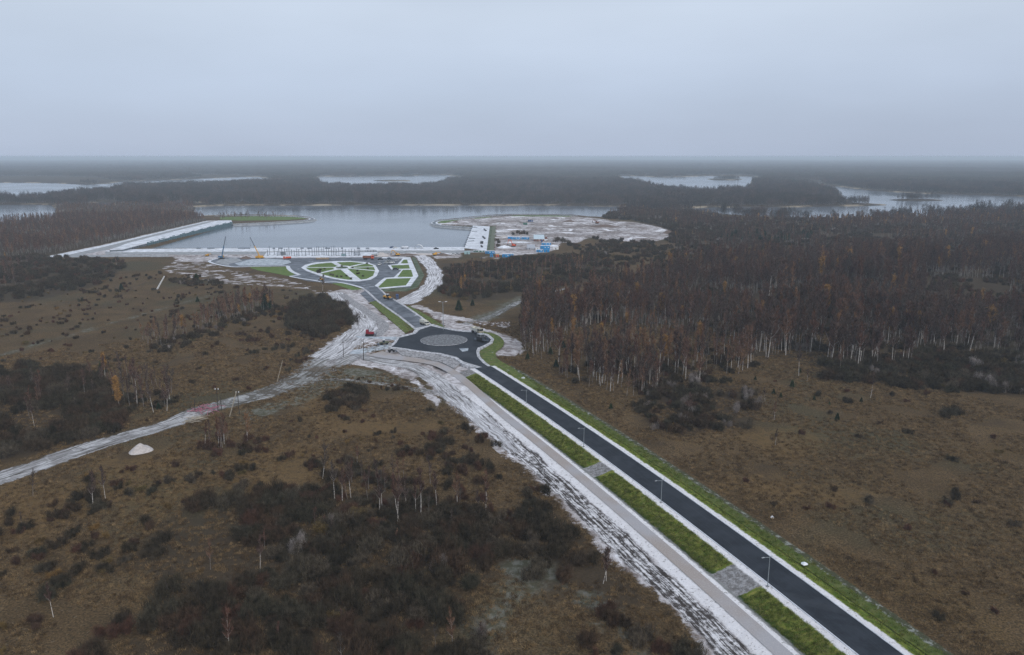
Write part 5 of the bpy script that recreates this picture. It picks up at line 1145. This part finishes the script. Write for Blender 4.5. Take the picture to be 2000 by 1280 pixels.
crane('yellow mobile crane with long boom leaning left', 508, 505.5, R(180), 'yellow', 'yellow', (9.5, 0, 24), 0.9, thick=0.55)
for lb, x, y, rz, m in (('dark car among the parked cars nearest the dump truck', 743, 508.5, 10, 'black'), ('white car nearest the oval garden on the ring road', 741.5, 518, 85, 'white'), ('silver car left in the upper row of the plaza car park', 757, 511, 60, 'silver'),
                        ('dark grey car behind the silver one in the upper row', 760, 507.5, 60, 'steel'), ('white car in the middle of the plaza car park', 765, 514.5, 15, 'white'), ('silver car at the right end of the upper row', 774, 510.5, 20, 'silver'), ('silver car in the lower row nearest the dark car', 755, 515, 20, 'silver'),
                        ('black car alone between the two lower garden lawns', 773, 527.5, 5, 'black'), ('dark car on the quay left of the white one', 766, 485.5, 5, 'navy'), ('white car on the quay promenade', 772, 486, 5, 'white'), ('black car on the quay right of the white tent', 852, 487.5, 2, 'black')):
    car(lb, x, y, R(rz), m, 1.25, 0.35 if y < 490 else 0.2)
for lb, x, y, m in (('white van at the left of the row beside the scrub', 886, 498, 'white'), ('silver van at the right of the row beside the scrub', 893, 497.5, 'silver')): car(lb, x, y, R(5), m, 1.3, 0.05)
# truck with flat snowy load on the quay
t = thing('flatbed_trailer', 'dark flatbed trailer under a snowy load on the quay', 'trailer', (*P(791, 486.5), 0.45), R(2))
MB().box((0, 0, 1.0), (9.5, 2.4, 0.3)).build('bed', 'black', t); MB().box((0, 0, 1.9), (8.0, 2.3, 1.5), top=(0.8, 0.8)).build('load', 'kerb', t); wheels(t, (-3.2, -2.0, 3.0), 1.0, 0.45)
# arched white tent
t = thing('arched_tent', 'white arched tent on the quay promenade', 'tent', (*P(818, 486), 0.45), 0)
mb = MB(); n = 14; ring = [(math.cos(a_) * 4.4, math.sin(a_) * 4.0) for a_ in np.linspace(0, math.pi, n)]
for y in (-3, 3): 
    for x, z in ring: mb.v.append((x, y, z))
mb.f += [(i, i + 1, n + i + 1, n + i) for i in range(n - 1)]; mb.build('canopy', 'white', t)
mb = MB()
for y in (-3, 3): mb.tube([(x, y, z) for x, z in ring], [0.14] * n, 4)
mb.build('frame', 'silver', t)
# construction columns
cols = []
for i, (x, yb, hp) in enumerate([(523, 500, 11), (527, 498, 15), (536, 498, 12), (542, 500, 9), (545, 499, 12), (551, 500, 13), (556, 497, 10), (561, 500, 12), (565, 499, 15), (570, 500, 11), (575, 500, 10), (580, 499, 12), (584, 500, 11), (590, 500, 12), (597, 500, 11), (604, 499, 13), (610, 500, 12), (615, 500, 14),
                                 (619, 499, 16), (623, 499, 16), (629, 497, 11), (633, 499, 16), (638, 499, 16), (642, 500, 12), (648, 500, 17), (652, 499, 17), (655, 499, 16), (658, 500, 12), (662, 500, 14), (669, 499, 15), (675, 500, 12), (682, 500, 11), (687, 499, 11), (693, 500, 12), (700, 500, 18), (703, 499, 12)]):
    h_ = hp * mpx(x, yb) * 1.1; r_ = 0.34
    t = thing('steel_column', 'thin dark steel column standing on the white construction slab', 'column', (*P(x, yb), 0.1), 0, 'steel columns on the construction slab')
    MB().box((0, 0, h_ / 2), (0.28, 0.14, h_)).box((0, 0.12, h_ / 2), (0.42, 0.10, h_)).box((0, -0.12, h_ / 2), (0.42, 0.10, h_)).build('shaft', 'steel', t)
    MB().box((0, 0, 0.2), (1.5, 1.5, 0.4)).build('footing', 'concrete', t)
# formwork frames on the slab
for lb, x, y, w_, h_ in (('grey formwork box behind the orange truck', 553, 499, 5.5, 3.2), ('pale grey site cabin on the middle of the slab', 671, 501, 4.4, 2.6), ('dark scaffold at the right end of the slab', 697, 500, 6, 3.4), ('low railing frame right of the last column', 724, 493, 12, 2.2)):
    t = thing('formwork_frame', lb, 'scaffold', (*P(x, y), 0.12), 0); mb = MB()
    for sx in np.linspace(-w_ / 2, w_ / 2, 5):
        for sy in (-1, 1): mb.tube([(sx, sy, 0), (sx, sy, h_)], [0.12] * 2, 4)
    for z in (h_ * 0.5, h_): mb.tube([(-w_ / 2, -1, z), (w_ / 2, -1, z)], [0.1] * 2, 4).tube([(-w_ / 2, 1, z), (w_ / 2, 1, z)], [0.1] * 2, 4)
    mb.build('frame', 'steel', t)
    if w_ < 6: MB().box((0, 0.2, h_ * 0.5), (w_ * 0.9, 1.2, h_ * 0.8)).build('panel', 'teal' if 'pale' in lb else 'concrete', t)
# heaps and boards
def heap(name, label, px, py, rx, ry, h_, mat, z=0.0, cat='heap'):
    x0, y0 = P(px, py); n, m = 26, 10; vs, fs = [], []
    for j in range(m):
        rr = j / (m - 1)
        for i in range(n):
            a_ = 6.2832 * i / n; k = 1 + 0.22 * mnoise.noise(Vector((math.cos(a_) * 1.6, math.sin(a_) * 1.6, px * 0.1)))
            x, y = math.cos(a_) * rx * rr * k, math.sin(a_) * ry * rr * k
            zz = h_ * (1 - rr ** 1.3) * (1 + 0.45 * mnoise.noise(Vector((x * 0.45, y * 0.45, py * 0.2)))) - 0.15 * rr
            vs.append((x, y, zz))
    for j in range(m - 1):
        for i in range(n): fs.append((j * n + i, j * n + (i + 1) % n, (j + 1) * n + (i + 1) % n, (j + 1) * n + i))
    o = MB().add(vs, [f[::-1] for f in fs]).build(name, mat, None, label=label, cat=cat); o.location = (x0, y0, z); return o
heap('sand_heap', 'bright white sand heap beside the rutted track on the left', 276, 881, 4.0, 3.6, 2.6, 'sand', 0.1)
heap('earth_heap', 'pale earth heap behind the red dump truck', 745, 500, 9, 7, 3.4, 'sand')
heap('earth_heap', 'brown soil heap in front of the yellow crane', 480, 505.5, 7, 5, 2.6, 'earth')
heap('snow_heap', 'white snow heaps left of the red excavator', 985, 484, 9, 8, 2.6, 'paving')
heap('soil_heap', 'dark soil heap at the right end of the white sand field', 1305, 456, 8, 7, 4, 'earth')
heap('soil_heap', 'small dark heap on the sandy spit', 890, 435, 6, 6, 2.4, 'earth')
heap('soil_heap', 'long low brown heap in the middle of the sand field', 1180, 443, 24, 12, 3.0, 'earth')
heap('soil_heap', 'dark heap on the snowy field above the white shed', 1112, 433, 10, 8, 3, 'earth')
heap('boulder_heap', 'grey rubble heap under the pink scrap on the track', 372, 812, 4.5, 4.0, 1.5, 'rubble', 0.1)
heap('snow_clump', 'white snow clump on the right verge nearest the lower lamp', 1571, 1104, 0.9, 0.8, 0.4, 'paving', 0.5)
heap('snow_clump', 'pair of small white clumps on the brown meadow edge', 1508, 1010, 0.6, 0.6, 0.4, 'paving', 0.0)
heap('snow_clump', 'white clump on the left end of the right verge', 1022, 741, 1.0, 1.0, 0.4, 'paving', 0.7)
t = thing('plank_stack', 'pale timber stack above the oval garden', 'timber stack', (*P(630, 507), 0.2), R(4))
mb = MB()
for j in range(3):
    for i in range(7): mb.box((random.uniform(-0.4, 0.4), (i - 3) * 0.55, 0.25 + j * 0.42), (12, 0.5, 0.36))
mb.build('plank', 'palewood', t)
# pink scrap: tangled rods
t = thing('scrap_heap', 'tangled heap of pinkish red metal rods on the rutted track', 'scrap heap', (*P(402, 803), 0.1), 0); mb = MB(); rr = random.Random(3)
for i in range(42):
    a_ = rr.uniform(0, 6.28); x, y = rr.uniform(-3.6, 3.6), rr.uniform(-4, 4); L = rr.uniform(2, 4.5); z = rr.uniform(0.2, 2.0) * (1 - abs(x) / 6)
    mb.tube([(x, y, z), (x + math.cos(a_) * L * 0.5, y + math.sin(a_) * L * 0.5, z + rr.uniform(-0.2, 0.7)), (x + math.cos(a_) * L, y + math.sin(a_) * L, max(0.1, z + rr.uniform(-0.7, 0.5)))], [0.10] * 3, 4)
mb.build('metal_rods', 'pink', t)
t = thing('log_heap', 'heap of bare logs and branches left of the pink scrap', 'log heap', (*P(374, 824), 0.1), 0); mb = MB()
for i in range(26):
    a_ = rr.uniform(-0.7, 0.9); x, y = rr.uniform(-3, 3), rr.uniform(-3, 3); L = rr.uniform(2, 5); z = rr.uniform(0.2, 1.2)
    mb.tube([(x, y, z), (x + math.cos(a_) * L, y + math.sin(a_) * L, z + rr.uniform(-0.1, 1.0))], [0.14, 0.06], 5)
mb.build('log', 'wood', t)

for lb, x, y, a_, b_, c_, m_ in (('white snowy rubble strip before the upper blue cabins', 1012, 474, 20, 5, 1.6, 'paving'), ('grey rubble heap at the mouth of the sand road', 975, 458, 9, 6, 1.8, 'rubble'), ('pale rubble heap left of the upper blue cabins', 984, 463, 6, 5, 1.8, 'sand'),
        ('white rubble heap at the near end of the yard', 1080, 481, 7, 5, 1.8, 'paving'), ('grey heap right of the brown hut', 1078, 470, 8, 5, 2, 'rubble'), ('dark spoil ridge before the yellow excavator', 795, 499, 16, 4, 2, 'earth'), ('pale spoil ridge between the excavators', 822, 498, 14, 4, 1.8, 'sand'),
        ('long dark spoil ridge right of the right excavator', 862, 499, 12, 5, 2, 'earth'), ('white spoil heap above the scrub by the vans', 872, 498, 8, 5, 1.8, 'paving')): heap('spoil_heap', lb, x, y, a_, b_, c_, m_)
# ------------------------------------------------------------------ site buildings
def cabin(label, x0, x1, yb, mat, roofm='paving', depth=2.6, h_=2.7, name='site_cabin', rz=0.0, cat='cabin', gable=0.0):
    (ax, ay), (bx, by) = P(x0, yb), P(x1, yb); L = math.hypot(bx - ax, by - ay)
    t = thing(name, label, cat, ((ax + bx) / 2, (ay + by) / 2 + depth / 2, 0.05), rz)
    wl = MB().box((0, 0, h_ / 2), (L, depth, h_)).build('wall', mat, t)
    if gable: MB().add([(-L / 2 - .3, -depth / 2 - .3, h_), (L / 2 + .3, -depth / 2 - .3, h_), (L / 2 + .3, depth / 2 + .3, h_ + gable), (-L / 2 - .3, depth / 2 + .3, h_ + gable), (-L / 2 - .3, -depth / 2 - .3, h_ - .2), (L / 2 + .3, -depth / 2 - .3, h_ - .2), (L / 2 + .3, depth / 2 + .3, h_ - .2), (-L / 2 - .3, depth / 2 + .3, h_ - .2)],
                       [(0, 1, 2, 3), (0, 4, 5, 1), (1, 5, 6, 2), (2, 6, 7, 3), (3, 7, 4, 0), (7, 6, 5, 4)]).build('roof', roofm, t)
    else: MB().box((0, 0, h_ + 0.1), (L + 0.2, depth + 0.2, 0.2)).build('roof', roofm, t)
    n = max(1, int(L / 3.2))
    for i in range(n):
        cx_ = -L / 2 + L * (i + 0.5) / n
        if i == 0: MB().box((cx_, -depth / 2 - 0.03, 1.05), (0.9, 0.08, 2.0)).build('door', 'steel', t)
        else: MB().box((cx_, -depth / 2 - 0.03, h_ * 0.58), (1.1, 0.08, 0.9)).build('window', 'white', t)
    return t
cabin('blue site cabin at the left end of the upper row', 992, 1001, 468, 'blue', 'blue', 4)
cabin('blue cabin with white snowy roof second in the upper row', 1001.3, 1016.5, 468, 'blue', depth=5)
cabin('blue cabin with white roof at the right end of the upper row', 1018.5, 1033.5, 468, 'blue', depth=5)
cabin('brick shed under a large pale sloping roof', 1043, 1063, 471.5, 'brick', 'paleroof', 13, 2.6, 'storage_shed', cat='shed', gable=4.0)
cabin('small brown hut right of the pale roofed shed', 1064, 1068.5, 467, 'rust', 'greyroof', 3, 2.8, 'site_hut', cat='hut')
cabin('grey roofed leaning tent shed in the middle of the yard', 1030, 1045, 488, 'greyroof', 'greyroof', 12, 1.8, 'storage_tent', cat='tent', gable=2.5)
cabin('small dark blue hut before the pale roofed shed', 1056.5, 1060, 475, 'navy', 'navy', 2, 3.4, 'site_hut', cat='hut')
cabin('long blue cabin behind the double blue cabin in the yard', 1058, 1076, 479.5, 'blue', depth=4)
cabin('tall blue cabin with snowy roof in the middle of the yard', 1055.5, 1074, 488, 'blue', depth=5, h_=4.2)
cabin('white trailer right of the tall blue cabin', 1080, 1091, 488, 'white', depth=3)
cabin('white box left of the tall blue cabin', 1046, 1054, 489, 'white', depth=3)
cabin('low blue container at the near edge of the yard', 1048, 1060, 493, 'blue', 'paving')
cabin('low blue container right of its twin at the near edge of the yard', 1062, 1073, 493, 'blue', 'blue')
cabin('blue cabin just below the end of the pier deck', 948, 966, 496, 'blue', depth=4)
cabin('small sky blue box below the blue cabin at the pier', 957, 963, 502.5, 'blue', 'blue', 2.5, 2.4, 'container', cat='container')
cabin('small orange box beside the sky blue box', 968.5, 974, 502.5, 'orange', 'yellow', 2.5, 2.4, 'container', cat='container')
cabin('long blue cabin with white roof before the scrub', 981, 1003, 503, 'blue', depth=6, h_=3.2)
cabin('pale teal box below the pier corner', 907, 918, 497, 'teal', 'teal', 3, 2.6, 'container', cat='container')
cabin('green low container right of the pale teal box', 925, 945, 492.5, 'green', 'paving', 2.4, 1.4, 'container', cat='container')
cabin('dark blue cabin beside the track mouth above the north road', 773.3, 777.8, 585, 'navy', 'navy', 2.6, 3.2, 'site_hut', cat='hut')
cabin('small green container on the far sand field', 1022, 1030, 439.5, 'green', 'green', 3, 2.6, 'container', cat='container')
cabin('dark blue container on the far sand field', 1031, 1041, 433.5, 'navy', 'navy', 3, 2.6, 'container', cat='container')
# ------------------------------------------------------------------ lamps and poles
def hgt(px, yb, yt, z=0.0):
    x, y = P(px, yb, z); v = (640 - yt) / FOC
    # height of the point above (x, y) that projects to row yt
    c_, s_ = math.cos(TH), math.sin(TH)
    return H - (y * (s_ - v * c_)) / (c_ + v * s_)
lamps = [(1499, 1146, 1087, 'street lamp nearest the camera beside the lower culvert'), (1291, 982, 938, 'street lamp second from the camera along the road'), (1140, 873, 836, 'street lamp third from the camera beside the upper culvert'), (1028, 788, 762, 'street lamp fourth along the road, nearest the roundabout')]
for px, yb, yt, lb in lamps:
    x, y = P(px, yb, RZ); h_ = hgt(px, yb, yt, RZ) - RZ
    t = thing('street_lamp', lb, 'street lamp', (x, y, RZ), math.atan2(ROAD_N[10][1], ROAD_N[10][0]), 'street lamps along the new road')
    MB().tube([(0, 0, 0), (0, 0, h_)], [0.10, 0.07], 8).build('pole', 'lampmetal', t); MB().tube([(0, 0, h_ - 0.2), (-1.9, 0, h_ + 0.15)], [0.07, 0.05], 6).tube([(0, 0, h_ - 0.1), (0.7, 0, h_)], [0.06, 0.05], 6).build('arm', 'lampmetal', t)
    MB().box((-2.1, 0, h_ + 0.17), (0.7, 0.28, 0.12)).build('lamp_head', 'silver', t); MB().box((0, 0, 0.1), (0.6, 0.6, 0.2)).build('base', 'concrete', t)
x, y = P(866, 645, RZ); h_ = hgt(866, 645, 594, RZ)
t = thing('street_lamp', 'tall lamp with a double head at the top of the roundabout', 'street lamp', (x, y, RZ), 0)
MB().tube([(0, 0, 0), (0, 0, h_)], [0.22, 0.14], 8).build('pole', 'lampmetal', t)
for s_ in (-1, 1):
    MB().tube([(0, 0, h_), (s_ * 1.7, 0, h_ + 0.4)], [0.11, 0.08], 5).build('arm', 'lampmetal', t); MB().box((s_ * 1.9, 0, h_ + 0.4), (1.2, 0.6, 0.3)).build('lamp_head', 'white', t)
def pole(label, pb, pt, z=0.0, mat='tarredwood', r_=0.16, cross=0.0, group=None, lean=True):
    """base pixel, top pixel: the top lies in the vertical plane through the base, facing the camera"""
    x, y = P(*pb, z); h_ = hgt(pb[0], pb[1], pt[1], z) - z
    zc = math.cos(TH) * y + math.sin(TH) * (H - z - h_); xt = (pt[0] - 1000) / FOC * zc
    t = thing('utility_pole', label, 'pole', (x, y, z), 0, group)
    MB().tube([(0, 0, 0), (xt - x, 0, h_)], [r_, r_ * 0.75], 7).build('shaft', mat, t)
    if cross:
        mb = MB().tube([(xt - x - cross, 0, h_ - 0.5), (xt - x + cross, 0, h_ - 0.5)], [0.09] * 2, 5); mb.build('crossarm', mat, t)
        mb = MB()
        for s_ in (-1, 1): mb.box((xt - x + s_ * cross, 0, h_ - 0.2), (0.3, 0.3, 0.5))
        mb.build('insulator', 'white', t)
    return t
pole('dark utility pole left of the pale side road', (671, 698), (670, 667), cross=0.9)
pole('dark utility pole beside the gravel track mouth', (710, 704), (710, 667), r_=0.2)
pole('pale leaning pole on the grey green ground above the track', (541, 747), (552, 704), mat='wood')
pole('pale leaning strut of the utility pole right of the pink scrap', (448, 815), (462, 765), mat='wood', r_=0.19)
pole('dark utility pole joined to the pale strut right of the pink scrap', (468, 811), (463.5, 765), cross=0.5)
pole('dark utility pole behind the pink scrap with white insulators', (426, 803), (423, 759), cross=0.6)
pole('shorter dark pole right of the insulated pole', (433, 802), (430, 775))
pole('short dark pole left of the pink scrap', (381.5, 806), (379.5, 781))
pole('thick white leaning pole on the upper left meadow', (307, 565), (321, 540), mat='white', r_=0.62)
# low boards dotted on the oval lawns: small planted shrubs
for (a_, b_) in ((545, 1010), (575, 1018), (625, 1035), (680, 1038), (745, 1028), (800, 1060), (425, 950), (470, 940), (880, 1000), (900, 995), (880, 965), (950, 1030), (1000, 872), (410, 950), (395, 985), (820, 925), (685, 905), (1010, 935)):
    px, py = c3([(a_, b_)])[0]
    o = bpy.data.objects.new('planted_shrub', BUSH['grey'][2]); C.objects.link(o); o.location = (*P(px, py), 0.2); s_ = 0.42 if b_ != 985 else 0.9; o.scale = (s_ * 0.8, s_ * 0.8, s_)
    tag(o, 'small dark planted shrub on the green oval garden lawn', 'shrub', 'planted shrubs on the oval garden')

# ------------------------------------------------------------------ haze
hz = NT('haze_air'); hz.t.nodes.remove(hz.b)
pv = hz.n('ShaderNodeVolumePrincipled'); pv.inputs['Color'].default_value = (0.79, 0.90, 1.0, 1); pv.inputs['Density'].default_value = 1.2e-4; pv.inputs['Anisotropy'].default_value = 0.0
hz.t.links.new(pv.outputs[0], hz.t.nodes['Material Output'].inputs['Volume'])
M['haze'] = hz.m
MB().box((0, 24000, 46), (104000, 52000, 114)).build('haze', 'haze', label='pale blue haze over the far woods', cat='haze', kind='stuff')
print('objects', len(C.objects), 'trees', len(TREES), 'bushes', len(BUSHES), 'far', len(a), len(bb), 'grass', len(p))
